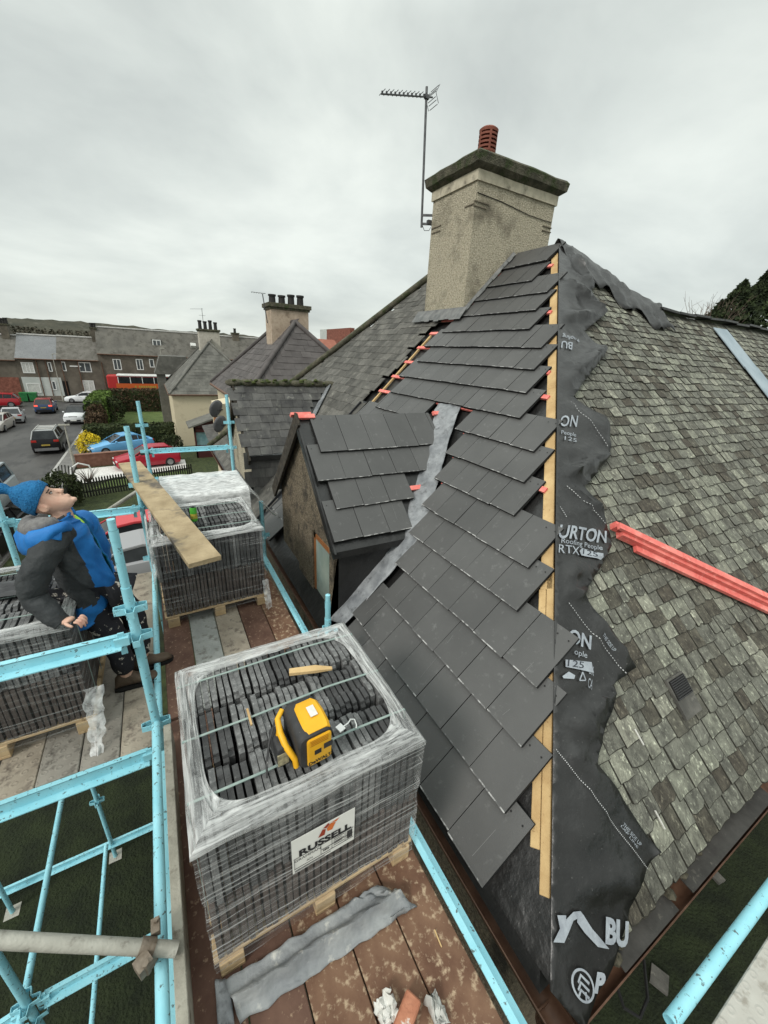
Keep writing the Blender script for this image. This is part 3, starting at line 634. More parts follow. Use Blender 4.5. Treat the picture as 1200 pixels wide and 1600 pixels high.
# aerial on the stack
ae = thing('television_aerial', 'thin grey television aerial on a tall mast clamped to the big chimney', 'aerial', (4.40, 6.68, 4.5))
my = 6.70; bt, tp = Vector((4.33, my, 4.45)), Vector((4.24, my, 6.22))
m = MB(); m.tube(bt, tp, .019, 8); m.build('mast', M_steel, ae, smooth=50)
m = MB(); m.beam((4.32, my, 4.62), (4.6, 6.5, 4.62), .03, .03); m.beam((4.33, my, 4.5), (4.6, 6.5, 4.5), .03, .03); m.box((4.45, 6.62, 4.52), (.12, .06, .06)); m.build('bracket', M_steel, ae)
b0, b1 = Vector((4.36, my, 6.13)), Vector((3.44, my - .05, 5.90)); m = MB(); m.tube(b0, b1, .011, 6); dd = (b1 - b0)
m.build('boom', M_steel, ae)
m = MB()
for i in range(11):
    c = b0 + dd * (.18 + .08 * i); m.box(c + Vector((0, 0, .018)), (.022, .022, .03)); m.tube(c + Vector((0, -.09, .02)), c + Vector((0, .09, .02)), .005, 5)
m.build('director_rod', M_steel, ae)
m = MB()
for s in (-1, 1):
    m.beam(b0 + Vector((-.03, -.13, .0)), b0 + Vector((.03, -.13, .11 * s)), .006, .006); m.beam(b0 + Vector((-.03, .13, .0)), b0 + Vector((.03, .13, .11 * s)), .006, .006)
    for k in (.3, .6, 1): m.tube(b0 + Vector((-.03 + .06 * k, -.10, .11 * s * k)), b0 + Vector((-.03 + .06 * k, .10, .11 * s * k)), .005, 5)
m.box(b0 + dd * .12, (.07, .05, .05)); m.build('reflector', M_steel, ae)
m = MB(); m.path([(4.33, my, 4.5), (4.36, 6.65, 4.40), (4.42, 6.6, 4.40), (4.45, 6.6, 4.45)], .005, 5); m.build('cable', M_dark, ae)
# things lying on the garden face
for i, (du, dh, l) in enumerate(((0, 0, 1.0), (.060, 0, .97), (.0, .033, .98), (.058, .034, 1.0), (.120, 0, .94), (.03, .067, .99))):
    a = f2(3.17, sv(1.70), .05); c = f2(5.55, sv(.58), .05); d = (c - a).normalized(); q = d.cross(P2N).normalized(); o = q * (du - .03) + P2N * (.02 + dh)
    st = a + o + d * (.0 if i in (0, 2, 5) else .06 if i != 4 else .24)
    m = MB(); m.beam(st, a + o + d * 2.7 * l, .054, .031, P2N, 0)
    t = tag(m.build('roofing_batten', [M_red], None), ['lower left red treated batten in the bundle lying on mossy slates', 'lower middle red treated batten in the bundle lying on mossy slates', 'upper left red treated batten stacked on the bundle on mossy slates', 'upper right red treated batten stacked on the bundle on mossy slates', 'shorter red batten set back at the front edge of the bundle on slates', 'topmost red treated batten crowning the bundle on the mossy slates'][i], 'batten', 'red battens bundled on the slates')
m = MB(); xa = f2(8.45, sv(3.5), .05); 
for k in range(3): m.box(f2(8.7, sv(3.45 - k * .62) - .02, .05 + .006 * (k % 2)), (.5, .9, .012), R)
tag(m.build('metal_strip', mat('blue_grey_sheet', (.23, .29, .33), (.32, .38, .42), 3, .5, .1, 20), None), 'long blue grey metal strip laid down the slates near the frame edge', 'metal strip')
# ================================================================== ground and street
def gz(y): return GND if y < 8 else GND - 1.6 * min(1, (y - 8) / 18)
M_grass = mat('rough_grass', (.022, .032, .010), (.055, .070, .022), 4, .95, .9, 90, c3=(.10, .095, .045), s3=30, lo3=.6, hi3=.75, bdist=.04)
M_mud = mat('dark_garden', (.007, .011, .0035), (.018, .026, .008), 3, .95, .9, 30, c3=(.06, .055, .04), s3=28, lo3=.66, hi3=.78, bdist=.05)
M_lawn = mat('lawn', (.060, .095, .022), (.105, .14, .040), 1.2, .95, .8, 60, c3=(.10, .10, .05), s3=12, lo3=.6, hi3=.8, bdist=.04)
M_road = mat('wet_asphalt', (.046, .044, .042), (.075, .072, .069), .55, .55, .3, 90, c3=(.045, .043, .042), s3=1.3, lo3=.5, hi3=.6, stretch=(1, .35, 1))
M_pave = mat('pavement', (.13, .125, .12), (.19, .185, .175), 1.5, .8, .3, 60)
M_gravel = mat('white_gravel', (.50, .49, .46), (.72, .71, .68), 9, .9, .9, 30, c3=(.26, .25, .23), s3=14, lo3=.56, hi3=.68)
M_kerb = mat('kerb', (.30, .295, .28), (.40, .39, .37), 4, .8)
def strip(poly, dz, name, mt, kind='structure'):
    mb = MB(); sheet(poly, 1.5, lambda x, y: Vector((x, y, gz(y) + dz)), mb); o = mb.build(name, mt); return tag(o, None, kind=kind)
m = MB(); ys = [-60, -20, 0, 8, 11, 14, 17, 20, 23, 26, 40, 80, 160, 400, 900, 2500]; xs_ = [-2500, -600, -150, -60, -20, 0, 20, 60, 150, 600, 2500]
m.loft([[Vector((x, y, gz(y))) for x in xs_] for y in ys], False, False, closed=False); tag(m.build('ground', M_grass), None, kind='structure')
strip([(-7.5, -8), (14, -8), (14, 10.5), (-7.5, 10.5)], .006, 'garden_soil', M_mud)
strip([(-17.2, -40), (-6.7, -40), (-6.7, 56), (-5.4, 60), (-3, 62.5), (28, 63.5), (28, 72.3), (-45, 71.6), (-45, 62), (-20.5, 61.5), (-17.8, 59), (-17.2, 54)], .008, 'road', M_road)
m = MB()
for x0, x1, y0, y1 in ((-6.7, -5.55, -20, 55), (-19.2, -17.2, -20, 55)):
    ys2 = [y0 + (y1 - y0) * i / 25 for i in range(26)]; m.loft([[Vector((x0, y, gz(y))), Vector((x0, y, gz(y) + .11)), Vector((x1, y, gz(y) + .11)), Vector((x1, y, gz(y)))] for y in ys2], False, False, closed=False)
m.loft([[Vector((x, 72.2, -6)), Vector((x, 72.2, -5.89)), Vector((x, 73.0, -5.89))] for x in (-45, 0, 28)], False, False, closed=False)
tag(m.build('pavement', M_pave), None, kind='structure')
m = MB()
for x0 in (-6.74, -17.32): ys2 = [-20 + 75 * i / 25 for i in range(26)]; m.loft([[Vector((x0, y, gz(y))), Vector((x0, y, gz(y) + .125)), Vector((x0 + .16, y, gz(y) + .125)), Vector((x0 + .16, y, gz(y)))] for y in ys2], False, False, closed=False)
tag(m.build('kerb', M_kerb), None, kind='structure')
strip([(-5.4, 29.6), (-4.4, 29.2), (-3.2, 30.2), (1.3, 31.1), (1.3, 33.8), (-4.0, 33.2), (-5.5, 33.0)], .012, 'gravel_drive', M_gravel)
strip([(-4.2, 28.0), (1.2, 28.9), (1.2, 30.5), (-3.3, 29.6)], .016, 'lawn', M_lawn)
strip([(-4.6, 12), (2, 12), (2, 26.2), (-4.8, 26.2)], .012, 'lawn', M_grass)
strip([(-4.4, 47.5), (1.2, 46), (1.4, 60), (-4.6, 61)], .012, 'lawn', M_lawn)
strip([(-5.5, 35), (1.1, 35.2), (1.1, 39), (-5.5, 40)], .012, 'driveway', M_pave)
strip([(-3.6, 12.5), (1.5, 12.5), (1.5, 19), (-3.6, 19)], .018, 'driveway', M_road)
# wooded hills on the skyline
M_hill = mat('wooded_hill', (.028, .030, .020), (.062, .058, .040), .05, 1, 0, c3=(.09, .085, .065), s3=.12, lo3=.55, hi3=.7)
m = MB()
for (y, zb, x0, x1, amp, base) in ((330, -8, -260, 420, 4.5, 11), (520, -8, -400, 700, 6, 20), (900, -8, -600, 1500, 9, 42)):
    top = []; bot = []; n = 220
    for i in range(n + 1):
        x = x0 + (x1 - x0) * i / n; z = base * (.62 + .38 * noise.noise(Vector((x * .006, y, 0)))) + amp * .35 * abs(noise.noise(Vector((x * .08, y, 3)))) + amp * .3 * noise.noise(Vector((x * .35, y, 8)))
        if y == 330: z = z * .78 - .5
        top.append(Vector((x, y, z))); bot.append(Vector((x, y - 70, zb)))
    m.loft([bot, [p.lerp(q, .55) + Vector((0, 0, 1.2 * noise.noise(Vector((p.x * .2, 0, 0))))) for p, q in zip(bot, top)], top, [p + Vector((0, 60, -p.z - 8)) for p in top]], False, False, closed=False)
tag(m.build('hills', M_hill, smooth=80), None, kind='structure')
M_wood_f = mat('bare_wood', (.045, .040, .028), (.085, .075, .055), .4, 1, island=.35)
M_con = mat('dark_conifer', (.012, .020, .008), (.035, .050, .016), 2, .9, island=.5)
M_hedge = mat('hedge_green', (.055, .10, .018), (.11, .165, .035), 1.5, .9, island=.45)
M_hedge_d = mat('hedge_dark', (.022, .034, .012), (.05, .062, .022), 1.5, .9, island=.45)
M_hedge_b = mat('hedge_brown', (.050, .032, .018), (.095, .062, .034), 1.5, .9, island=.45)
M_yellow = mat('yellow_blossom', (.55, .40, .015), (.70, .55, .03), 3, .8, island=.35)
M_twig = mat('bare_twig', (.09, .065, .05), (.16, .12, .095), 4, .9)
m = MB()
for i in range(9000):
    x = rnd(-115, 30); y = rnd(150, 190); h = 3.2 + 1.6 * noise.noise(Vector((x * .05, 2, 0))) + .8 * noise.noise(Vector((x * .5, 2, 5))); leaves(m, [(x, y, -6 + rnd(.35, 1) ** .5 * (h + 6.6 + (y - 150) * .03))], .42)
tag(m.build('woodland', M_wood_f), 'brown leafless wood on the skyline behind the terrace', 'wood', kind='stuff')
# ------------------------------------------------------------------ hedges, shrubs, trees
def boxhedge(label, x0, x1, y0, y1, h, mt, name='hedge', n=None, sz=.11, base=None, rot=0):
    z0 = gz(y0) if base is None else base; t = thing(name, label, 'hedge', ((x0 + x1) / 2, (y0 + y1) / 2, z0), rot); m = MB(); w, d = (x1 - x0) / 2, (y1 - y0) / 2
    m.box((0, 0, h * .48), (2 * w - .15, 2 * d - .15, h * .95)); m.build('branches', M_hedge_d, t, world=False); m = MB(); area = 2 * h * (w + d) * 2 + 4 * w * d; n = n or int(area * 70)
    pts = []
    for i in range(n):
        f = random.random() * area
        if f < 4 * w * d: p = Vector((rnd(-w, w), rnd(-d, d), h))
        elif random.random() < w / (w + d): p = Vector((rnd(-w, w), random.choice((-d, d)), rnd(0, h)))
        else: p = Vector((random.choice((-w, w)), rnd(-d, d), rnd(0, h)))
        q = p + Vector(t.location); k = .10 * noise.noise(q * 1.6); e = Vector((p.x / w, p.y / d, 0)).normalized() if p.z < h else Vector((0, 0, 1)); pts.append(p + e * k + Vector((rnd(-.05, .05), rnd(-.05, .05), rnd(-.06, .06))))
    leaves(m, pts, sz); m.build('foliage', mt, t, world=False); return t
boxhedge('long trimmed green hedge in front of the lawn', -5.5, 1.0, 39.6, 41.0, 1.75, M_hedge_d, n=2600)
boxhedge('tall brown beech hedge in front of the red bus', -5.0, 1.4, 60.8, 62.4, 2.7, M_hedge_b, n=2600, sz=.14)
boxhedge('bright green tall hedge beside the white car', -6.45, -4.8, 50.5, 61.0, 2.6, M_hedge, n=3000, sz=.14)
def shrub(label, c, r, mt, n, sz, name='shrub', cat='shrub', stems=False, lump=.25):
    t = thing(name, label, cat, (c[0], c[1], gz(c[1]) if len(c) < 3 else c[2])); m = MB(); pts = []
    for i in range(n):
        d = Vector((rnd(-1, 1), rnd(-1, 1), rnd(-.6, 1))).normalized(); q = (1 + lump * noise.noise(d * 2 + Vector(c[:2] + (0,)))) * rnd(.78, 1.0); pts.append(Vector((d.x * r[0] * q, d.y * r[1] * q, r[2] * .75 + d.z * r[2] * q)))
    leaves(m, pts, sz); m.build('foliage', mt, t, world=False); m = MB()
    for i in range(7): a = rnd(0, 6.28); m.tube((0, 0, 0), (math.cos(a) * r[0] * .6, math.sin(a) * r[1] * .6, r[2] * 1.1), .03, 5, r1=.012)
    m.build('stem', M_twig, t, world=False); return t
shrub('rounded brown hedge clump lowest beside the white car bonnet', (-5.55, 48.6), (.95, .9, 1.0), M_hedge_b, 900, .12)
shrub('rounded brown hedge clump just behind the lowest one', (-5.55, 50.2), (.95, .8, 1.35), M_hedge_b, 900, .12)
shrub('round olive shrub at the corner of the far lawn', (-4.2, 53.5), (.95, .95, 1.6), M_hedge_d, 900, .12)
shrub('bright yellow flowering bush at the end of the red brick wall', (-5.1, 38.0), (.85, .8, .95), M_yellow, 1100, .09)
shrub('dark evergreen shrub by the black picket fence', (-5.0, 25.2), (.9, .8, 1.1), M_hedge_d, 1300, .09)
shrub('dark shrubs at the foot of the cream house wall', (.6, 37.2), (.9, .6, .8), M_hedge_d, 700, .09)
t = thing('shrub', 'bare twiggy shrub on the gravel corner beside the fence', 'shrub', (-4.4, 29.3, gz(29.3))); m = MB()
for i in range(34): a = rnd(0, 6.28); r = rnd(.2, .85); p = Vector((math.cos(a) * r, math.sin(a) * r, rnd(.5, 1.15))); m.path([(0, 0, 0), p * .5 + Vector((0, 0, .1)), p], [.02, .012, .005], 4)
m.build('stem', M_twig, t, world=False)
def conifer(label, c, h, r, n=7500):
    t = thing('conifer_tree', label, 'tree', c, 0, 'dark conifers beyond the roof'); m = MB(); m.tube((0, 0, 0), (0, 0, h * .9), .22, 8, r1=.05); m.build('trunk', M_twig, t, world=False); m = MB(); pts = []
    for i in range(n):
        f = random.random() ** .75; z = h * (.12 + .88 * f); q = r * (1 - f ** 2.2) * (1 + .35 * noise.noise(Vector((c[0] + f * 7, i * .0, f * 9)))); a = rnd(0, 6.283); q *= 1 + .28 * noise.noise(Vector((math.cos(a) * 2 + c[0], math.sin(a) * 2, z * .9))); s = rnd(.72, 1.0)
        pts.append((math.cos(a) * q * s, math.sin(a) * q * s, z + rnd(-.1, .1)))
    leaves(m, pts, .15); m.build('crown', M_con, t, world=False)
def P25(p, k): v = PY(p, 25); return Vector((v.x * k, v.y * k, CAM.z + (v.z - CAM.z) * k))
for lb_, pxx, hh, rr in (('tallest dark conifer, at the right frame edge', (1205, 420), 13.0, 3.2), ('dark conifer left of the tallest one, beyond the wing roof', (1165, 440), 12.0, 3.2), ('smallest dark conifer, leftmost of the group beyond the roof', (1128, 472), 10.6, 2.6)):
    top = P25(pxx, .52); conifer(lb_, (top.x, top.y, top.z - hh), hh, rr)
for lb_, pxx, hh in (('bare twiggy tree left of the dark conifers', (1104, 478), 10.5), ('second bare twiggy tree against the conifers', (1122, 462), 10.8)):
    top = P25(pxx, .54); t = thing('bare_tree', lb_, 'tree', (top.x, top.y, top.z - hh)); m = MB(); m.path([(0, 0, 0), (.1, 0, hh * .4), (0, .1, hh * .62)], [.18, .12, .08], 7); m.build('trunk', M_twig, t, world=False); m = MB()
    for i in range(90):
        a = rnd(0, 6.28); r = rnd(.3, 1.7); b0 = Vector((0, 0, hh * rnd(.45, .66))); p = Vector((math.cos(a) * r, math.sin(a) * r, hh * rnd(.74, 1.0))); q = b0.lerp(p, .6) + Vector((rnd(-.2, .2), rnd(-.2, .2), .1)); m.path([b0, q, p], [.03, .016, .006], 4)
        for k in range(3): m.path([q.lerp(p, .4 * k), q.lerp(p, .4 * k) + Vector((rnd(-.5, .5), rnd(-.5, .5), rnd(.2, .7)))], [.010, .004], 3)
    m.build('crown', M_twig, t, world=False)
# ------------------------------------------------------------------ neighbouring houses
M_cream = mat('cream_harling', (.52, .45, .31), (.60, .53, .385), 30, .95, .4, 60, c3=(.42, .36, .25), s3=1.2, lo3=.55, hi3=.75)
M_ctile = mat('grey_brown_tile', (.066, .058, .056), (.098, .088, .085), 2.5, .8, .2, 60, island=.16)
M_ctile2 = mat('weathered_grey_tile', (.085, .083, .074), (.135, .132, .118), 1.2, .85, .3, 20, island=.2, c3=(.17, .165, .145), s3=2.5, lo3=.55, hi3=.75)
M_stack = mat('buff_stack', (.36, .28, .21), (.48, .39, .30), 8, .9, .5, 40, c3=(.25, .19, .14), s3=4, lo3=.55, hi3=.7)
M_pot = mat('black_pot', (.016, .015, .014), (.03, .028, .026), 5, .7)
M_wht = mat('white_frame', (.70, .70, .68)); M_pane = mat('dark_pane', (.035, .042, .046), (.085, .095, .10), 1.5, .1, spec=.7); M_crt = mat('net_curtain', (.42, .42, .40), (.58, .58, .55), 6, .4)
def stack(parent, x0, x1, y0, y1, z0, z1, pots, mt=M_stack, pr=.11, ph=.4):
    m = MB(); m.bx(x0, x1, y0, y1, z0, z1); c = m.build('chimney', mt, parent); m = MB(); m.bx(x0 - .10, x1 + .10, y0 - .10, y1 + .10, z1, z1 + .14); m.bx(x0 - .05, x1 + .05, y0 - .05, y1 + .05, z1 - .08, z1); m.build('chimney_cap', M_cap, c)
    for i in range(pots):
        px2 = x0 + (x1 - x0) * (i + .5) / pots; m = MB(); h = ph * rnd(.85, 1.1); m.lathe([(pr, 0), (pr * .9, h * .8), (pr * 1.12, h * .82), (pr * 1.12, h), (pr * .8, h), (pr * .8, h * .6)], (px2, (y0 + y1) / 2, z1 + .14), 12); m.build('chimney_pot', M_pot, c, smooth=40)
def hiphouse(name, label, x0, x1, y0, y1, ez, rise, wall, rt, z0, gauge=.30, wd=.33, hipmt=None, sl=False):
    h = thing(name, label, 'house', ((x0 + x1) / 2, (y0 + y1) / 2, z0)); m = MB(); o = .22; m.bx(x0 + o, x1 - o, y0 + o, y1 - o, z0 - .5, ez - .06); m.build('wall', wall, h)
    hw = (x1 - x0) / 2; xr = (x0 + x1) / 2; sl_ = rise / hw; A_, B_ = Vector((xr, y0 + hw, ez + rise)), Vector((xr, y1 - hw, ez + rise)); c = [Vector((x0, y0, ez)), Vector((x1, y0, ez)), Vector((x1, y1, ez)), Vector((x0, y1, ez))]
    m = MB(); m.add([c[0], c[1], c[2], c[3], A_, B_], [(0, 1, 4), (1, 2, 5, 4), (2, 3, 5), (3, 0, 4, 5), (3, 2, 1, 0)]); r = m.build('roof', rt, h)
    ang = math.atan(sl_); cs, sn = math.cos(ang), math.sin(ang); L = hw / cs
    m = MB(); slates(m, c[0], (0, 1, 0), (cs, 0, sn), (-sn, 0, cs), lambda u, v: v * cs + .1 < u < (y1 - y0) - v * cs - .1, 0, y1 - y0, -.03, L, gauge, wd, .012, .002, .1, wj=.02 if not sl else .2); m.build('roof_tiles', rt, r)
    m = MB(); slates(m, c[0], (1, 0, 0), (0, cs, sn), (0, -sn, cs), lambda u, v: v * cs + .1 < u < (x1 - x0) - v * cs - .1, 0, x1 - x0, -.03, L, gauge, wd, .012, .002, .1, wj=.02 if not sl else .2); m.build('roof_tiles', rt, r)
    m = MB()
    for a, b_ in ((c[0], A_), (c[1], A_), (c[3], B_), (c[2], B_), (A_, B_)): m.path([a + Vector((0, 0, .05)), b_ + Vector((0, 0, .06))], .09, 7)
    m.build('ridge_tile', hipmt or rt, r, smooth=60); m = MB()
    for a, b_ in ((c[0], c[1]), (c[0], c[3])):
        d = (b_ - a).normalized(); n_ = Vector((-1, 0, 0)) if abs(d.y) > .5 else Vector((0, -1, 0)); m.tube(a + n_ * .03 - Vector((0, 0, .05)), b_ + n_ * .03 - Vector((0, 0, .05)), .055, 8)
    m.build('gutter', M_gut, h, smooth=50); return h, r
def window(parent, o, u, w, h, n=2, up=Vector((0, 0, 1)), out_=Vector((0, -1, 0)), mt=None, fr=.06):
    """a glazed window: white frame with mullions, pane behind"""
    o, u = Vector(o), Vector(u); m = MB(); d = out_ * .04
    def bar(a, b_, c_, d_): P = [o + u * a + up * c_, o + u * b_ + up * c_, o + u * b_ + up * d_, o + u * a + up * d_]; m.prism(P, d)
    bar(-fr, 0, -fr, h + fr); bar(w, w + fr, -fr, h + fr); bar(0, w, -fr, 0); bar(0, w, h, h + fr)
    for i in range(1, n): bar(w * i / n - fr * .4, w * i / n + fr * .4, 0, h)
    f = m.build('window', M_wht, parent); m = MB(); P = [o, o + u * w, o + u * w + up * h, o + up * h]; m.prism([p + out_ * .002 for p in P], out_ * .01); m.build('pane', mt or M_pane, f); return f
H2, R2h = hiphouse('grey_tiled_house', 'neighbouring house with grey brown tiled hip roof and buff chimney with black pots', 2.5, 7.9, 14.0, 22.0, .7, 2.70, M_cream, M_ctile, gz(18), .30, .40)
a, c = PY((420, 484), 17.4), PY((478, 485), 17.4); stack(R2h, a.x, c.x, 17.1, 18.0, 2.2, 3.95, 4, M_stack, .14, .38)
m = MB(); b0 = PY((418, 505), 17.2); b1 = PY((410, 459), 17.2); m.tube(b0, b1, .018, 6); m.beam(b1 - Vector((.42, 0, -.02)), b1 + Vector((.12, 0, .02)), .015, .015)
for i in range(6): m.beam(b1 + Vector((-.4 + i * .09, -.07, 0)), b1 + Vector((-.4 + i * .09, .07, 0)), .008, .008)
t = thing('television_aerial', 'slim television aerial beside the buff chimney with black pots', 'aerial', b0); m.build('mast', M_steel, t)
# cream house further down the street
H3, R3 = hiphouse('cream_house', 'cream harled house with grey hipped roof and wooden porch down the street', 1.0, 9.0, 38.5, 50.0, -1.55, 4.2, M_cream, M_ctile2, -6, .34, .45)
a, c = PY((309, 516), 44), PY((341, 517), 44); stack(R3, a.x, c.x, 43.4, 44.6, 1.2, a.z, 4, mat('grey_stack', (.38, .35, .30), (.48, .45, .39), 5, .9), .16, .75)
m = MB(); b0 = Vector((a.x + .55, 44, a.z)); m.tube(b0, b0 + Vector((0, 0, 1.9)), .02, 6); m.beam(b0 + Vector((-1.0, 0, 1.75)), b0 + Vector((.1, 0, 1.85)), .02, .02); m.beam(b0 + Vector((-.3, 0, 1.3)), b0 + Vector((.25, 0, 1.3)), .02, .02)
t = thing('television_aerial', 'faint aerial on the grey chimney of the cream house', 'aerial', b0); m.build('mast', M_steel, t)
# side annex, porch of the cream house
m = MB(); m.bx(.4, 1.2, 49, 53, -6, -.6); m.prism([(.2, 48.8, -.6), (.2, 53, -.6), (.9, 53, 1.2), (.9, 48.8, 1.2)], (2.5, 0, 0)); m.build('side_wing', M_ctile2, H3)
PW = mat('maroon_porch', (.045, .012, .012), (.075, .02, .02), 6, .5)
yp = 34.0; pl, pr_, pb = PY((294, 666), yp), PY((344, 650), yp), PY((310, 731), yp)
ptop = PY((322, 648), yp); gp = gz(yp)
po = thing('porch', 'maroon timber porch with grey roof in front of the cream house', 'porch', (pl.x + .8, yp, gp)); m = MB(); x0, x1 = pl.x + .35, pr_.x + .6
m.bx(x0, x0 + .12, yp, yp + .12, gp, pl.z - .1); m.bx(x1 - .12, x1, yp, yp + .12, gp, pr_.z); m.bx(x0, x1, yp, yp + .08, gp, gp + 1.0); m.bx(x0, x1, yp, yp + .1, pl.z - .5, pl.z - .2); m.bx((x0 + x1) / 2 - .06, (x0 + x1) / 2 + .06, yp, yp + .1, gp, pl.z - .1); m.prism([(x0, yp, pl.z - .25), (x1, yp, pl.z - .25), (x1, yp, pr_.z), (x0, yp, pl.z)], (0, .06, 0)); m.build('frame', PW, po)
m = MB(); m.bx(x0 + .1, x1 - .1, yp + .1, yp + .13, gp + 1, pl.z - .4); m.build('pane', mat('porch_glass', (.12, .22, .24), (.22, .33, .34), 3, .15), po)
m = MB(); m.prism([(pl.x, yp - .3, pl.z - .15), (pr_.x + .9, yp - .3, pr_.z + .25), (pr_.x + .9, yp + 2.5, pr_.z + .25), (pl.x, yp + 2.5, pl.z - .15)], (0, 0, .12)); m.build('roof', M_ctile2, po)
# low lean-to roof and dishes nearer, on the cream gable by the blue end rail
yl2 = 12.6; a = PY((326, 690), yl2); c = PY((355, 682), yl2); e2 = PY((357, 722), yl2); f2_ = PY((334, 706), yl2)
t = thing('lean_to_roof', 'small slated lean to roof beside the cream gable, below the satellite dishes', 'roof', a); m = MB(); m.prism([a, c + Vector((.5, 0, .02)), e2 + Vector((.4, 0, -.1)), PY((345, 730), yl2), f2_], (0, 1.6, .2)); m.build('slates', M_slate3, t)
M_dish = mat('grey_dish', (.10, .10, .105), (.16, .16, .165), 6, .5)
for i, pxx in enumerate(((340, 640), (346, 664))):
    c = PY(pxx, 12.9); t = thing('satellite_dish', ('upper grey satellite dish on the cream gable wall', 'lower grey satellite dish on the cream gable wall')[i], 'satellite dish', c, 0, 'satellite dishes'); m = MB(); R = Matrix.Rotation(.5, 3, 'Z') @ Matrix.Rotation(-1.3, 3, 'X')
    rg = [[c + R @ Vector((r_ * math.cos(q), r_ * math.sin(q) * 1.15, r_ * r_ * 1.0)) for q in [6.283 * k / 18 for k in range(18)]] for r_ in (.01, .1, .18, .24)]; m.loft(rg, True, False); m.build('dish', M_dish, t, smooth=80, solid=.01); m = MB(); m.tube(c, c + Vector((.4, .3, -.05)), .02, 6); m.tube(c + Vector((0, 0, -.2)), c + R @ Vector((0, 0, .3)), .01, 5); m.build('arm', M_steel, t)
# front wall of the neighbour behind the mossy dormer: cream gable strip with a brown window
g2 = thing('cream_gable', 'narrow cream gable wall with brown framed window beside the mossy ridged dormer', 'wall', (1.3, 12.6, gz(12.6))); m = MB(); pl2 = [PY((360, 610), 13.0), PY((372, 602), 13.0), PY((384, 640), 13.0), PY((400, 770), 13.0), PY((362, 760), 13.0)]
m.prism([(1.55, 13.0, gz(13)), (2.75, 13.0, gz(13)), (2.75, 13.0, 1.0), (1.55, 13.0, .75)], (0, 1.2, 0)); m.build('wall', M_cream, g2); m = MB(); m.bx(1.535, 1.55, 13.3, 13.9, -1.2, .5); m.build('window', M_brownwood, g2)
# ------------------------------------------------------------------ terrace across the junction
M_hw = mat('grey_harling', (.105, .09, .072), (.15, .13, .105), 1.2, .95, .3, 20, c3=(.09, .078, .062), s3=.8, lo3=.5, hi3=.7)
M_rA = mat('smooth_grey_roof', (.16, .165, .17), (.20, .205, .21), .6, .7, c3=(.14, .145, .15), s3=6, lo3=.5, hi3=.6); M_rB = mat('stained_slate_roof', (.095, .088, .075), (.15, .14, .125), .9, .85, .2, 20, c3=(.075, .07, .058), s3=2.2, lo3=.5, hi3=.66, stretch=(1, 1, .3)); M_rC = mat('brown_slate_roof', (.085, .08, .070), (.13, .122, .105), .7, .85, .2, 20, c3=(.065, .06, .05), s3=1.6, lo3=.5, hi3=.66, stretch=(1, 1, .3))
M_wl = mat('pale_render', (.42, .44, .42), (.50, .52, .50), .8, .9); M_brk = mat('red_brick_front', (.14, .05, .035), (.26, .10, .07), 3, .9)
sT = lambda a, c: (a / 4, 480 + c / 4)
YT = 73.0
def terrace(name, label, x0, x1, ez, rz_, rt, wall=M_hw, dep=8):
    h = thing(name, label, 'house', ((x0 + x1) / 2, YT + 4, -6)); m = MB(); m.bx(x0, x1, YT, YT + dep, -6.3, ez); m.build('wall', wall, h)
    m = MB(); m.prism([(x0 - .02, YT - .25, ez), (x0 - .02, YT + dep / 2, rz_), (x0 - .02, YT + dep + .25, ez)], (x1 - x0 + .04, 0, 0)); r = m.build('roof', rt, h); m = MB(); m.path([(x0, YT + dep / 2, rz_ + .06), (x1, YT + dep / 2, rz_ + .06)], .14, 7); m.build('ridge_tile', M_kerb, r, smooth=60); m = MB(); m.tube((x0, YT - .3, ez - .05), (x1, YT - .3, ez - .05), .07, 7); m.build('gutter', M_gut, h, smooth=60); return h, r
def wpx(h, a, b_, n=2, mt=None, y=None):
    p, q = PY(sT(*a), y or YT), PY(sT(*b_), y or YT); x0, x1 = min(p.x, q.x), max(p.x, q.x); z0, z1 = min(p.z, q.z), max(p.z, q.z); window(h, (x0, y or YT, z0), (1, 0, 0), x1 - x0, z1 - z0, n, mt=mt, fr=.10)
def down(h, xs_): 
    for x in xs_: m = MB(); m.tube((x, YT - .1, -5.8), (x, YT - .1, -.6), .06, 6); m.build('downpipe', M_gut, h, smooth=50)
TA, rA = terrace('terraced_house', 'terraced house with smooth grey roof and pale rendered ground floor', -15.7, -11.3, -.45, 2.5, M_rA)
m = MB(); a = PY(sT(375, 440), YT); m.bx(-15.6, -11.32, YT - .05, YT, -5.6, a.z); m.build('ground_floor_render', M_wl, TA); m = MB(); m.bx(-15.7, -11.3, YT - .4, YT - .1, -6, -5.3); m.build('front_wall', mat('low_stone_wall', (.12, .10, .08), (.2, .17, .14), 4, .9), TA)
wpx(TA, (135, 348), (215, 408), 3, M_crt); wpx(TA, (300, 348), (325, 398), 1); wpx(TA, (168, 480), (255, 530), 1, M_crt, YT - .06); wpx(TA, (325, 465), (352, 512), 1, None, YT - .06); down(TA, (-12.6, -13.6))
TB_, rB = terrace('terraced_house', 'terraced house with stained slates, dark close entrance and cream ground floor window', -11.3, -6.5, -.40, 2.55, M_rB)
wpx(TB_, (385, 345), (412, 395), 1); wpx(TB_, (492, 348), (570, 402), 2); wpx(TB_, (520, 462), (592, 520), 2, M_crt); down(TB_, (-10.9, -9.0))
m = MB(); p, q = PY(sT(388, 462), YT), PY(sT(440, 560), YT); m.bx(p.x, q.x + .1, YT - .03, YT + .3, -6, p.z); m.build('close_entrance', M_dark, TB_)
m = MB(); p = PY(sT(436, 368), YT); m.bx(p.x, p.x + 1.3, YT - .08, YT - .02, p.z - .08, p.z + .08); m.build('wall_bracket', M_wht, TB_)
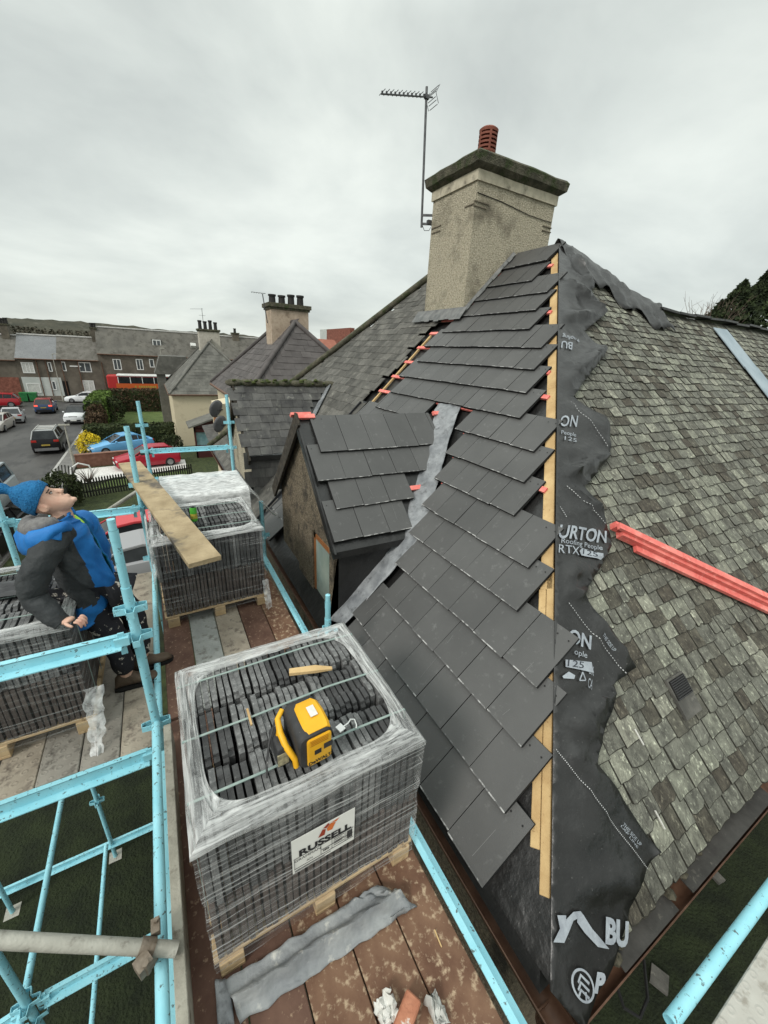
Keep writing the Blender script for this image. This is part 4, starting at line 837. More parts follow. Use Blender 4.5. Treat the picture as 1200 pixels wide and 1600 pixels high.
TC, rC = terrace('terraced_house', 'longest terraced house with a box dormer behind the red bus', -6.5, 9.5, .55, 4.1, M_rC)
for a, b_, n in (((708, 328), (758, 388), 2), ((852, 328), (895, 388), 2), ((935, 328), (962, 372), 1), ((985, 330), (1025, 388), 2)): wpx(TC, a, b_, n)
p, q = PY(sT(945, 200), YT + 1.6), PY(sT(1015, 262), YT + 1.6); m = MB(); m.bx(p.x, q.x, YT + 1.6, YT + 4, q.z - .1, p.z); bd2 = m.build('box_dormer', M_dark, TC); window(bd2, (p.x + .2, YT + 1.59, q.z + .25), (1, 0, 0), q.x - p.x - .4, p.z - q.z - .4, 2, fr=.12)
p = PY(sT(1190, 245), YT + 1.5); m = MB(); m.box((p.x + .4, p.y, p.z), (.8, .6, .9), Matrix.Rotation(.75, 3, 'X')); m.build('skylight', M_crt, rC)
TD, rD = terrace('terraced_house', 'distant end of the terrace beyond the cream house roof', 9.5, 18.0, .5, 4.0, M_rC); TE, rE = terrace('terraced_house', 'red fronted terraced house with a rough chimney at the left frame edge', -24, -15.7, -.7, 2.3, M_rB)
m = MB(); m.bx(-24, -15.9, YT - .05, YT, -6, -2.9); m.build('brick_front', M_brk, TE); wpx(TE, (-40, 460), (35, 545), 2); wpx(TE, (-60, 345), (-20, 410), 2); wpx(TD, (1300, 330), (1340, 380), 2)
def tstack(par, pa, pb, zt, zb, y=77, pots=2):
    a, c = PY(pa, y), PY(pb, y); stack(par, min(a.x, c.x), max(a.x, c.x), y - .7, y + .7, zb, a.z, pots, mat('sooty_stack', (.08, .07, .055), (.15, .13, .10), 2, .9), .22, .7)
tstack(rB, (141, 513), (150, 513), 0, 1.8); tstack(rE, (0, 507), (12, 507), 0, 1.0, pots=3); tstack(rD, (362, 521), (372, 521), 0, 2.0, pots=1)
down(TC, (-6.2, 1.0))
# lamp posts, poles
def lamp(label, c, h, arm=1): 
    t = thing('street_lamp', label, 'street lamp', c); m = MB(); m.tube((0, 0, 0), (0, 0, 1.2), .085, 10); m.tube((0, 0, 1.2), (0, 0, h), .055, 10, r1=.04); m.build('pole', M_galv, t, world=False, smooth=50); m = MB(); m.box((arm * .3, 0, h), (.6, .16, .09)); m.build('lamp_head', M_galv, t, world=False)
lamp('grey street lamp by the low brick wall next to the pickup', (-5.6, 33.4, -5.9), 2.9, -.05); lamp('pale street lamp in front of the pale rendered house', (-11.4, 71.3, -5.9), 6.2); lamp('street lamp behind the red bus', (1.55, 72.4, -5.9), 7.6)
# wall, fence
m = MB()
t = thing('brick_wall', 'low red brick wall between the pickup and the red hatchback', 'wall', (-4, 33.8, gz(33))); m.beam((-5.5, 33.45, -5.55), (-1.2, 34.1, -5.55), .22, .9); m.build('brickwork', mat('brick_wall', (.13, .06, .04), (.20, .10, .07), 4, .9, .3, 30), t); m = MB(); m.beam((-5.5, 33.45, -5.07), (-1.2, 34.1, -5.07), .28, .06); m.build('coping', mat('brick_coping', (.22, .12, .085), (.28, .16, .12), 4, .9), t)
M_fb = mat('black_fence', (.016, .018, .013), (.03, .032, .024), 6, .8)
t = thing('picket_fence', 'black timber picket fence along the edge of the gravel drive', 'fence', (-2, 27.3, gz(27)))
def pk(p, q, n, h=1.05):
    m = MB(); p, q = Vector(p), Vector(q)
    for i in range(n + 1):
        b_ = p.lerp(q, i / n); m.box(b_ + Vector((0, 0, h / 2)), (.085, .03, h)); m.tube(b_ + Vector((0, 0, h)), b_ + Vector((0, 0, h + .07)), .04, 4, r1=.005)
    m.build('picket', M_fb, t); m = MB()
    for z in (.3, .8): m.beam(p + Vector((0, .03, z)), q + Vector((0, .03, z)), .04, .08)
    m.build('rail', M_fb, t)
pk((-4.7, 26.4, -6), (1.4, 28.2, -6), 46); pk((-4.7, 26.4, -6), (-4.7, 22.5, -5.7), 26)
m = MB(); m.path([(-5.4, 30.2, -5.95), (-5.3, 30.3, -5.2), (-4.9, 30.5, -4.95), (-4.4, 30.7, -5.2), (-4.3, 30.8, -5.95)], .05, 6); tag(m.build('garden_arch', M_wht, None, smooth=50), 'small white hooped garden frame on the gravel corner', 'garden frame')
t = thing('garden_gate', 'dark slatted gate leaf standing open beside the pavement', 'gate', (-5.3, 28.4, -6)); m = MB()
for i in range(7): m.beam((-5.9 + i * .13, 28.0 + i * .12, -6 + .05), (-5.75 + i * .13, 28.1 + i * .12, -6 + 1.25 + .25 * math.sin(i / 6 * 3.14)), .07, .03)
m.beam((-5.9, 28.0, -5.4), (-5.0, 28.75, -5.4), .05, .1); m.build('leaf', M_fb, t)
M_bin = mat('green_bin', (.02, .14, .045), (.03, .19, .06), 6, .5)
for i in range(2):
    t = thing('wheelie_bin', ('left one of two green wheelie bins before the pale house', 'right one of two green wheelie bins before the pale house')[i], 'bin', (-15.6 + i * .95, 71.9, -5.95), 0, 'green wheelie bins'); m = MB(); m.loft([[Vector((x * .36, y * .34, .08)) for x, y in ((-1, -1), (1, -1), (1, 1), (-1, 1))], [Vector((x * .44, y * .42, 1.1)) for x, y in ((-1, -1), (1, -1), (1, 1), (-1, 1))]]); m.build('body', M_bin, t, world=False); m = MB(); m.box((0, 0, 1.15), (.92, .88, .09), Matrix.Rotation(.06, 3, 'X')); m.build('lid', M_bin, t, world=False)
# far skyline pieces
t = thing('red_roofed_house', 'red roofed house peeping over the grey tiled roof', 'house', (25.5, 62, -6)); m = MB(); m.bx(22.8, 25.6, 60, 66, -6, 2.3); m.build('wall', M_cream, t); m = MB(); m.prism([(22.5, 59.7, 2.3), (22.5, 63, 4.3), (22.5, 66.3, 2.3)], (3.4, 0, 0)); m.build('roof', mat('red_clay_roof', (.24, .085, .055), (.31, .125, .085), 1, .85), t)
def blk(label, pa, pb, y, mt, name='tower_block', cat='building', win=True):
    a, c = PY(pa, y), PY(pb, y); t = thing(name, label, cat, (a.x, y, -6)); m = MB(); m.bx(a.x, c.x, y, y + 10, -8, a.z); m.build('wall', mt, t)
    m = MB(); 
    for i in range(3): m.bx(a.x + (c.x - a.x) * (.12 + .3 * i), a.x + (c.x - a.x) * (.30 + .3 * i), y - .1, y, a.z - (a.z + 4) * .5, a.z - 1)
    m.build('window', M_pane, t)
blk('pale tower block far off on the skyline', (514, 514), (531, 516), 160, M_wl); blk('brown chimney stack on the skyline beside the tall slate roof', (547, 512), (554, 513), 62, M_brk, 'chimney_stack', 'chimney')
for i, (pa, pb, yy, lb_) in enumerate((((360, 536), (392, 536), 105, 'dark gabled house roof between the two neighbouring chimneys'), ((480, 540), (506, 541), 120, 'dark distant roof left of the red roofed house'))):
    a, c = PY(pa, yy), PY(pb, yy); t = thing('distant_house', lb_, 'house', (a.x, yy, -6)); m = MB(); m.bx(a.x, c.x, yy, yy + 8, -6, a.z - 1.5); m.build('wall', M_hw, t); m = MB(); m.prism([(a.x - .3, yy - .3, a.z - 1.5), (a.x - .3, yy + 4, a.z + 1), (a.x - .3, yy + 8.3, a.z - 1.5)], (c.x - a.x + .6, 0, 0)); m.build('roof', M_rC, t)
# ------------------------------------------------------------------ vehicles
M_tyre = mat('tyre', (.012, .012, .013), (.02, .02, .02), 9, .8); M_rim = mat('alloy', (.30, .30, .31), None, metal=.7, rough=.35); M_cg = mat('car_glass', (.012, .014, .016), (.03, .034, .036), 2, .10, spec=.35)
M_lr = mat('lit_tail_light', (.85, .08, .04), emit=1.2); M_lr0 = mat('tail_light', (.35, .02, .015), rough=.3); M_lw = mat('head_light', (.62, .64, .66), rough=.15); M_trim = mat('black_trim', (.014, .014, .015), rough=.5); M_plate = mat('number_plate_white', (.7, .7, .66)); M_ply = mat('number_plate_yellow', (.36, .26, .05))
KINDS = {  # stations along the length: (x, belt height, roof height), nose first
 'hatch': (4.1, .88, 1.75, [(-2.05, .62), (-1.95, .74), (-1.1, .92), (-.85, .95), (1.5, 1.0), (1.95, .98), (2.05, .80)], [(-.95, .95), (-.15, 1.40), (.4, 1.46), (1.35, 1.42), (1.95, 1.0)]),
 'saloon': (4.5, .90, 1.8, [(-2.25, .58), (-2.1, .72), (-1.1, .90), (-.9, .93), (1.4, .98), (2.15, .96), (2.25, .78)], [(-.95, .93), (-.1, 1.36), (.5, 1.42), (1.1, 1.36), (1.85, .99)]),
 'suv': (4.4, .92, 1.86, [(-2.2, .72), (-2.1, .90), (-1.15, 1.05), (-.95, 1.07), (1.6, 1.10), (2.12, 1.08), (2.2, .85)], [(-1.0, 1.07), (-.3, 1.58), (.4, 1.64), (1.65, 1.60), (2.12, 1.1)]),
 'pickup': (5.2, .95, 1.9, [(-2.6, .75), (-2.5, 1.0), (-1.3, 1.12), (-1.1, 1.14), (1.5, 1.16), (2.5, 1.16), (2.6, .9)], [(-1.1, 1.14), (-.45, 1.72), (.3, 1.78), (2.25, 1.76), (2.5, 1.18)]),
 'van': (5.0, .95, 1.95, [(-2.5, .8), (-2.4, 1.05), (-1.9, 1.15), (-1.7, 1.2), (2.3, 1.25), (2.45, 1.25), (2.5, 1.0)], [(-1.9, 1.15), (-1.15, 1.85), (-.5, 1.95), (2.3, 1.95), (2.47, 1.25)])}
def car(label, kind, c, rz, col, col2=None, lit=False, roof=None, group=None, plate=True, name='parked_car', cat='car', rack=False):
    L, hw, wd, belt, cab = KINDS[kind]; hw = wd / 2
    t = thing(name, label, cat, c, rz, group); mt = mat('car_paint', col, None, rough=.28, spec=.5 if max(col) > .05 else .22); ml = mat('car_lower', col2, None, rough=.3) if col2 else mt
    m = MB(); g = .20 if kind not in ('suv', 'pickup', 'van') else .27; rings = []
    for i, (x, z) in enumerate(belt):
        k = .80 if i in (0, len(belt) - 1) else .93 if i in (1, len(belt) - 2) else 1; w = hw * k; lo = g + (.12 if i in (0, len(belt) - 1) else 0)
        rings.append([Vector((x, -w * .94, lo)), Vector((x, -w, lo + .18)), Vector((x, -w * 1.0, (lo + z) / 2 + .06)), Vector((x, -w * .93, z - .05)), Vector((x, -w * .84, z)), Vector((x, 0, z + .03)), Vector((x, w * .84, z)), Vector((x, w * .93, z - .05)), Vector((x, w * 1.0, (lo + z) / 2 + .06)), Vector((x, w, lo + .18)), Vector((x, w * .94, lo))])
    m.loft(rings); m.build('body', ml if col2 else mt, t, world=False, smooth=35)
    # cabin: glass house with painted roof and pillars
    def sec(x, z, top): w = hw * (.84 - .16 * max(0, (z - belt[3][1]) / .55)); return w
    bz = belt[3][1]; m = MB(); rg = []
    for x, z in cab: w = sec(x, z, 1); rg.append([Vector((x, -w, z)), Vector((x, w, z))])
    base = [(cab[0][0], hw * .84), (cab[-1][0], hw * .84)]; n = len(cab)
    V = []; 
    for x, z in cab: w = sec(x, z, 1); V += [Vector((x, -hw * .85, bz - .02)), Vector((x, -w, z)), Vector((x, w, z)), Vector((x, hw * .85, bz - .02))]
    F = []
    for i in range(n - 1): a = i * 4; b_ = a + 4; F += [(a, a + 1, b_ + 1, b_), (a + 1, a + 2, b_ + 2, b_ + 1), (a + 2, a + 3, b_ + 3, b_ + 2)]
    m.add(V, F); gl = m.build('window', M_cg, t, world=False, smooth=25)
    m = MB(); P = lambda i, s, f=1: Vector((cab[i][0], s * sec(*cab[i], 1) * f, cab[i][1]))
    for i in range(1, n - 2): m.prism([P(i, -1, 1.02), P(i, 1, 1.02), P(i + 1, 1, 1.02), P(i + 1, -1, 1.02)], (0, 0, .025))
    mr = mat('car_roof', roof, None, rough=.25) if roof else mt
    for s in (-1, 1):
        for i in (0, n - 2): m.beam(P(i, s, 1.01), P(i + 1, s, 1.01), .06, .05)
        for i in range(1, n - 2): m.beam(P(i, s, 1.01) + Vector((0, 0, -.02)), P(i + 1, s, 1.01) + Vector((0, 0, -.02)), .05, .06)
        for xx in ((cab[1][0] + cab[-2][0]) / 2 + .1, cab[-2][0] - .05): 
            zt = cab[2][1] - .03; m.beam((xx, s * hw * .86, bz), (xx, s * sec(xx, zt, 1) * 1.01, zt), .07, .03, (1, 0, 0))
    m.build('roof', mr, t, world=False)
    for s in (-1, 1):
        m = MB(); m.box((cab[0][0] + .35, s * (hw + .06), bz + .06), (.14, .18, .12)); m.build('mirror', mt, t, world=False, bevel=.03)
        for xx in (belt[0][0] + L * .185, belt[-1][0] - L * .19):
            R0 = .32 if g < .25 else .37; m = MB(); yy = s * hw * .99
            m.lathe([(R0 * .6, -.11), (R0, -.09), (R0, .09), (R0 * .6, .11)], (xx, yy - s * .08, R0), 18, 'y'); w_ = m.build('wheel', M_tyre, t, world=False, smooth=40)
            m = MB(); 
            m.lathe([(.01, .0), (R0 * .62, .0), (R0 * .62, .03), (.01, .03)], (xx, yy + s * .02 - (.03 if s < 0 else 0), R0), 14, 'y'); m.build('rim', M_rim, w_, world=False)
        m = MB(); zf = belt[1][1]; m.box((belt[0][0] + .09, s * hw * .66, zf - .09), (.16, .34, .10)); m.build('headlight', M_lw, t, world=False, bevel=.02)
        m = MB(); zr2 = belt[-2][1]; m.box((belt[-1][0] - .07, s * hw * .70, zr2 - .13), (.14, .32, .16)); m.build('tail_light', M_lr if lit else M_lr0, t, world=False, bevel=.02)
    m = MB(); m.box((belt[0][0] - .0, 0, .42), (.08, hw * 1.3, .16)); m.box((belt[0][0] + .06, 0, belt[1][1] - .09), (.07, hw * .8, .08)); m.build('grille', M_trim, t, world=False); m = MB(); m.box((belt[-1][0] + .0, 0, .42), (.1, hw * 1.5, .2)); m.build('bumper', M_rim if kind == 'pickup' else M_trim, t, world=False)
    m = MB(); m.box((belt[-1][0] + .055, 0, .62 if g < .25 else .75), (.02, .52, .11)); m.build('number_plate', M_ply, t, world=False); m = MB(); m.box((belt[0][0] - .05, 0, .45), (.02, .52, .11)); m.build('number_plate', M_plate, t, world=False)
    if rack:
        m = MB()
        for s in (-.55, .55): m.beam((-.2, s, 1.83), (2.2, s, 1.83), .05, .05)
        for xx in (.2, .9, 1.6): m.box((xx, 0, 1.82), (.25, 1.0, .03))
        m.build('roof_rack', M_kerb, t, world=False)
    return t
car('red hatchback parked on the white gravel drive', 'hatch', (-1.15, 32.75, gz(32)), RAD(12), (.36, .012, .030))
car('pale blue saloon parked behind the low brick wall', 'saloon', (-3.0, 38.0, -6), RAD(22), (.13, .36, .62))
car('black pickup with a pale roof rack driving away up the street', 'pickup', (-7.95, 40.8, -6), RAD(-87), (.012, .012, .014), rack=True, roof=(.35, .36, .36), name='pickup_truck', cat='pickup')
car('white electric looking car facing this way beside the hedge', 'suv', (-7.75, 54.0, -6), RAD(88), (.72, .73, .74), roof=(.02, .02, .022), name='white_car')
car('dark blue car with brake lights glowing at the junction', 'suv', (-11.7, 62.0, -6), RAD(-86), (.035, .06, .13), lit=True, roof=(.25, .03, .03), name='moving_car')
car('white saloon parked across the end of the street before the close', 'saloon', (-8.9, 72.2 - .9, -6), RAD(0), (.75, .76, .77))
car('silver hatchback with red tail lights, further of two on the left kerb', 'hatch', (-13.3, 55.2, -6), RAD(-80), (.42, .43, .44))
car('champagne silver car, nearer of two on the left kerb', 'hatch', (-13.4, 50.2, -6), RAD(88), (.40, .38, .35))
car('red car at the left frame edge before the red fronted house', 'suv', (-17.2, 66.8, -6), RAD(4), (.35, .012, .02))
car('light grey van at the left frame edge behind the worker', 'van', (-8.3, 25.4, gz(25)), RAD(88), (.30, .34, .36), name='parked_van', cat='van')
car('black car at the left frame edge below the grey van', 'saloon', (-6.4, 18.6, gz(18)), RAD(84), (.012, .012, .014))
car('car with red roof and black windows parked below the scaffold', 'hatch', (-1.75, 16.2, gz(16)), RAD(4), (.34, .012, .03), roof=(.55, .06, .07))
car('silver grey car parked nearest below the scaffold', 'saloon', (-1.55, 13.7, gz(13.4)), RAD(4), (.30, .30, .31))
# double deck bus behind the tall hedge
bu = thing('double_decker_bus', 'red, white and orange double decker bus passing behind the tall hedge', 'bus', (-.2, 69.2, -6)); a = PY((165, 586), 68.0); bx0 = a.x; bzt = PY((172, 585), 68).z
M_bred = mat('bus_red', (.42, .03, .03), rough=.3); M_bor = mat('bus_orange', (.50, .10, .025), rough=.35); M_bwh = mat('bus_white', (.70, .70, .68), rough=.3)
m = MB(); m.bx(bx0 + .02, bx0 + 10.9, 68.0, 70.5, -5.7, bzt - .12); m.build('body', M_bred, bu, bevel=.12); m = MB(); m.bx(bx0 + 1.2, bx0 + 10.8, 67.95, 70.55, bzt - .22, bzt + .0); m.build('roof', M_bwh, bu, bevel=.06)
z1 = PY((200, 595), 68).z; z2 = PY((200, 599), 68).z; z3 = PY((200, 607), 68).z
m = MB(); m.bx(bx0 + 1.3, bx0 + 10.7, 67.975, 67.99, bzt - 1.15, bzt - .28); wnd = m.build('window', M_cg, bu); m = MB()
for i in range(7): m.bx(bx0 + 1.3 + i * 1.45, bx0 + 1.38 + i * 1.45, 67.955, 67.972, bzt - 1.15, bzt - .28)
m.build('pillar', M_bwh, wnd); m = MB(); m.bx(bx0 + 1.0, bx0 + 10.9, 67.96, 67.99, bzt - 2.0, bzt - 1.17); m.build('side_panel', M_bor, bu)
m = MB()
for i in range(9): m.bx(bx0 + 3.2 + i * .28 + (.2 if i else 0), bx0 + 3.4 + i * .28 + (.2 if i else 0), 67.94, 67.958, bzt - 1.72, bzt - 1.45)
m.build('side_lettering', M_ply, bu); m = MB(); m.bx(bx0 + 1.3, bx0 + 10.7, 67.97, 67.99, -4.3, -3.4); m.build('window', M_cg, bu)
for xx in (2.0, 8.2):
    m = MB(); m.lathe([(.3, -.12), (.48, -.1), (.48, .1), (.3, .12)], (bx0 + xx, 68.08, -5.5), 18, 'y'); m.build('wheel', M_tyre, bu, smooth=40)
# rubbish on the dark ground under the garden eave
for i, (pxx, r_, lb_) in enumerate((((1030, 1530), .06, 'grey slate fragment on the dark ground right of the gutter'), ((1120, 1370), .045, 'pale rubble on the dark ground below the garden eave'))):
    c = PZ(pxx, GND + .05); m = MB(); m.box(c, (r_ * 3.2, r_ * 3, .04), Matrix.Rotation(.4 + i, 3, 'Z')); tag(m.build('slate_fragment', M_slate2, None), lb_, 'debris')
t = thing('cable', 'black cable looping over the dark ground below the garden eave', 'cable', (2.6, .1, -3)); m = MB(); m.path([PZ(p, -2.5) for p in ((965, 1545), (975, 1575), (1000, 1590), (1012, 1560), (1006, 1500))], .014, 6); m.build('loop', M_tyre, t, smooth=50)
# ================================================================== scaffold
M_blue = mat('sky_blue_paint', (.235, .555, .645), (.31, .635, .72), 5, .42, .12, 60, c3=(.10, .14, .14), s3=38, lo3=.60, hi3=.65, spec=.4)
M_coup = mat('rusty_coupler', (.14, .11, .08), (.24, .20, .16), 20, .6, .4, 60, metal=.4)
def deckmat(name, a, b_, c, pat='ring', wear=None, s3=11, lo3=.52, hi3=.64):
    mt = mat(name, a, b_, 5, .8, 0, c3=c, s3=s3, lo3=lo3, hi3=hi3, island=0)
    N = mt.node_tree.nodes; L = mt.node_tree.links; b = N['Principled BSDF']
    t = N.new('ShaderNodeTexCoord'); sp = N.new('ShaderNodeSeparateXYZ'); L.new(t.outputs['Object'], sp.inputs[0])
    def mth(op, x, y=None, z=None):
        n = N.new('ShaderNodeMath'); n.operation = op
        for i, q in enumerate((x, y, z)):
            if q is None: continue
            if hasattr(q, 'links'): L.new(q, n.inputs[i])
            else: n.inputs[i].default_value = q
        return n.outputs[0]
    u = mth('MULTIPLY', sp.outputs[0], 1 / .070); v = mth('MULTIPLY', sp.outputs[1], 1 / .060)
    row = mth('FLOOR', v); off = mth('MULTIPLY', mth('MODULO', mth('ABSOLUTE', row), 2), .5)
    fu = mth('SUBTRACT', mth('FRACT', mth('ADD', u, off)), .5); fv = mth('SUBTRACT', mth('FRACT', v), .5)
    r = mth('SQRT', mth('ADD', mth('MULTIPLY', fu, fu), mth('MULTIPLY', fv, fv)))
    rg = mth('SUBTRACT', 1, mth('MINIMUM', mth('MULTIPLY', mth('ABSOLUTE', mth('SUBTRACT', r, .20)), 9), 1))
    n = N.new('ShaderNodeTexNoise'); n.inputs['Scale'].default_value = 30; n.inputs['Detail'].default_value = 5; L.new(t.outputs['Object'], n.inputs['Vector'])
    h = mth('ADD', mth('MULTIPLY', rg, .8 if pat == 'ring' else .0), mth('MULTIPLY', n.outputs[0], .6))
    bp = N.new('ShaderNodeBump'); bp.inputs['Strength'].default_value = .7; bp.inputs['Distance'].default_value = .004; L.new(h, bp.inputs['Height']); L.new(bp.outputs[0], b.inputs['Normal'])
    return mt
M_dtan = deckmat('trodden_tan_deck', (.24, .205, .16), (.36, .315, .25), (.15, .125, .10))
M_dgrey = deckmat('grey_deck', (.19, .175, .15), (.28, .26, .225), (.11, .10, .085))
M_drust = deckmat('rusty_brown_deck', (.075, .037, .026), (.135, .075, .052), (.30, .21, .14), 'none', s3=30, lo3=.58, hi3=.70)
M_drust2 = deckmat('flaking_brown_deck', (.105, .050, .030), (.19, .108, .066), (.40, .30, .20), 'none', s3=24, lo3=.53, hi3=.66)
M_dgal = deckmat('galvanised_deck', (.24, .25, .235), (.33, .34, .32), (.16, .155, .14), 'ring')
M_dpale = deckmat('pale_deck', (.36, .345, .31), (.43, .42, .38), (.27, .25, .215))
XR = -.285
def cups(m, x, y, z):
    for a in range(4):
        t = a * math.pi / 2; d = Vector((math.cos(t), math.sin(t), 0)); s = Vector((-d.y, d.x, 0)); c = Vector((x, y, z)) + d * .024
        m.beam(c + s * .024, c + s * .016 + d * .055, .004, .04); m.beam(c - s * .024, c - s * .016 + d * .055, .004, .04); m.beam(c + s * .018 + d * .054, c - s * .018 + d * .054, .004, .04)
def post(x, y, z0, z1, label, cupz=(), spig=0, foot=False, r=.0255, ptop=None):
    t = thing('scaffold_post', label, 'scaffold post', (x, y, z0), 0, 'scaffold posts')
    m = MB(); top = Vector(ptop) if ptop else Vector((x, y, z1)); m.tube((x, y, z0), top - Vector((0, 0, spig)), r, 16, hollow=not spig)
    m.build('tube', M_blue, t, smooth=50)
    if spig:
        m = MB(); m.tube((top.x, top.y, z1 - spig), (top.x, top.y, z1), .0215, 16, hollow=True); m.tube((top.x, top.y, z1 - .06), (top.x, top.y, z1), .0228, 16, hollow=True); m.build('spigot', M_blue, t, smooth=50)
    for z in cupz:
        m = MB(); cups(m, x, y, z); m.build('wedge_cup', M_blue, t)
    if foot:
        m = MB(); m.tube((x, y, z0), (x, y, z0 + .3), .016, 8); m.build('jack', M_coup, t, smooth=50)
        m = MB(); m.box((x, y, z0 + .005), (.15, .15, .01)); m.build('base_plate', M_galv, t)
        m = MB(); m.box((x + .03, y, z0 - .02), (.42, .24, .04), Matrix.Rotation(.3, 3, 'Z')); m.build('sole_board', M_wood, t)
    return t
def transom(p0, p1, label, sec='angle', cat='scaffold rail', group='scaffold rails', h=.055, endlug=True, m1=None):
    p0, p1 = Vector(p0), Vector(p1); t = thing('scaffold_rail', label, cat, p0, 0, group); d = (p1 - p0).normalized(); m = MB()
    a, c = p0 + d * .05, p1 - d * .05
    if sec == 'tube': m.tube(p0 + d * .02, p1 - d * .02, .0241, 16)
    else:
        side = d.cross(Vector((0, 0, 1))).normalized()
        if side.y > 0: side = -side
        m.beam(a, c, .006, h); m.beam(a + Vector((0, 0, -h / 2)) + side * .026, c + Vector((0, 0, -h / 2)) + side * .026, .052, .006); m.beam(a + Vector((0, 0, h / 2)) - side * .012, c + Vector((0, 0, h / 2)) - side * .012, .03, .006)
    m.build('bar', m1 or M_blue, t, smooth=50 if sec == 'tube' else 0)
    if endlug:
        for e, s in ((p0, 1), (p1, -1)):
            m = MB(); c = e + d * .045 * s; m.box(c, (.07, .045, .05), d.to_track_quat('X', 'Z').to_matrix()); m.beam(c + Vector((0, 0, .05)), c - Vector((0, 0, .09)), .012, .03, d); m.build('wedge', M_blue, t)
    return t
# posts (feet on the ground below)
post(XR, 2.25, GND, 1.50, 'near sky blue scaffold post with reduced spigot top in front of the worker', (1.02, .83, .14), .34)
yb = 4.75; p = PY((211, 738), yb); post(p.x, yb, GND, 1.60, 'sky blue scaffold post that the timber plank leans against', (.98, .72, .1))
p = PY((228, 700), 6.7); post(p.x, 6.7, GND, 1.62, 'farthest sky blue scaffold post beside the red hatchback, left end of the end rails', (1.28, .9, .47))
post(.95, 6.62, GND, 1.72, 'sky blue scaffold post by the cream porch, right end of the end rails', (1.3, .9, .45))
post(.95, 2.42, GND, .60, 'short blue scaffold post top poking up behind the nearest tile pack', (.3,), .16)
post(.95, 4.64, GND, .66, 'thin blue scaffold post at the right corner of the plank topped pack', (.2,))
post(-1.40, 4.62, GND, 1.02, 'sky blue scaffold post left of the worker at the frame edge', (.78, .1, -1.6, -2.0, -2.8, -3.2), 0, True)
p = PY((20, 1425), 4.75)
post(p.x * ((2.4 - GND) / (2.4 - p.z)), 4.75 * ((2.4 - GND) / (2.4 - p.z)), GND, 1.0, 'scaffold post whose sole board shows at the left frame edge', (), 0, True)
q = PY((36, 1560), 2.2); post(q.x, 2.2, GND, -1.05, 'low sky blue scaffold post crossing the bottom left corner', (-1.9, -2.1))
# rails
yr = 2.2
transom((XR - .02, yr, .86), (-1.85, yr, .86), 'nearest sky blue guard rail crossing in front of the left tile pack')
transom((XR - .02, yr, -.045), (-1.85, yr, -.045), 'sky blue angle rail carrying the front ends of the left deck boards', h=.07)
transom((-.32, 4.64, .745), (-1.38, 4.64, .745), 'sky blue guard rail behind the worker, below the red roofed car')
transom((-.20, 6.66, .905), (.93, 6.64, .905), 'upper sky blue end rail in front of the cream house porch')
transom((-.20, 6.66, .455), (.93, 6.64, .455), 'lower sky blue end rail just above the film covered far pack')
transom((XR, .02, .16), (XR, 2.25, .16), 'thick sky blue tube running along the toe board to the near post', 'tube', endlug=False)
transom((-.262, .02, -.03), (-.262, 2.2, -.03), 'thin sky blue rail tucked between thick tube and grey toe board', 'angle', endlug=False)
transom((-.285, 2.3, .02), (-.285, 4.7, .02), 'sky blue tube between the worker boots and the far pack', 'tube', endlug=False)
transom((.89, -.6, .0), (.89, 2.42, .0), 'sky blue edge rail beside the roof eave and the nearest tile pack', 'flat', endlug=False)
transom((.89, 2.45, .0), (.89, 4.64, .0), 'sky blue edge rail running beside the dormer window', 'flat', endlug=False)
a = PY((0, 1395), 4.62); c = PY((233, 1292), 4.62); transom((a.x - .6, 4.62, a.z), (XR, 4.62, c.z), 'lower sky blue rail spanning the dark garden below the deck')
a = PY((56, 1566), 2.2); c = PY((233, 1470), 2.2); transom((a.x, 2.2, a.z), (XR, 2.2, c.z), 'lowest sky blue rail meeting the corner post at bottom left')
transom((a.x - .05, 2.2, a.z - .02), (a.x - 1.2, 2.2, a.z - .25), 'stub of sky blue rail left of the bottom corner post')
a = PX((97, 1246), -1.4); c = PX((36, 1545), -1.4); transom((-1.4, a.y, a.z), (-1.4, c.y - .3, a.z), 'sloping looking blue tube under the deck, left of the pair', 'tube', endlug=False)
a = PX((166, 1319), -1.4); transom((-1.4, a.y, a.z), (-1.4, a.y - 3.4, a.z), 'thinner blue tube under the deck, right of the pair', 'tube', endlug=False)
transom((XR, .3, -1.9), (XR, 4.6, -1.9), 'lower blue rail directly below the toe board', 'angle', endlug=False)
# grey tube clipped over the thick blue one
a = PZ((-40, 1466), .52); c = PZ((270, 1482), .235)
t = thing('scaffold_tube', 'weathered grey scaffold tube clamped across the thick blue tube at bottom left', 'scaffold tube', c); m = MB()
v = (c - a).normalized(); c = PZ((255, 1482), .235); a = c - v * 1.6
m.tube(a, c + v * .05, .0245, 18, hollow=True); m.build('pipe', M_galv, t, smooth=50)
m = MB(); k = c - v * .06; aa = v.orthogonal().normalized(); bb = v.cross(aa)
m.loft([m.ringpts(k - v * .026, aa, bb, .031, 14), m.ringpts(k + v * .026, aa, bb, .031, 14)]); m.box(k + Vector((-.01, -.045, .0)), (.05, .05, .05), Matrix.Rotation(.5, 3, 'Z')); m.tube(k + Vector((0, -.06, -.03)), k + Vector((0, -.06, .035)), .012, 6); m.lathe([(.0, -.02), (.033, -.02), (.033, .03), (0, .03)], k + Vector((0, 0, -.055)), 12)
m.box(k + Vector((.03, .05, .0)), (.03, .05, .03)); m.tube(k + Vector((.035, .06, -.03)), k + Vector((.035, .06, .03)), .009, 6); m.build('coupler', M_coup, t, smooth=40)
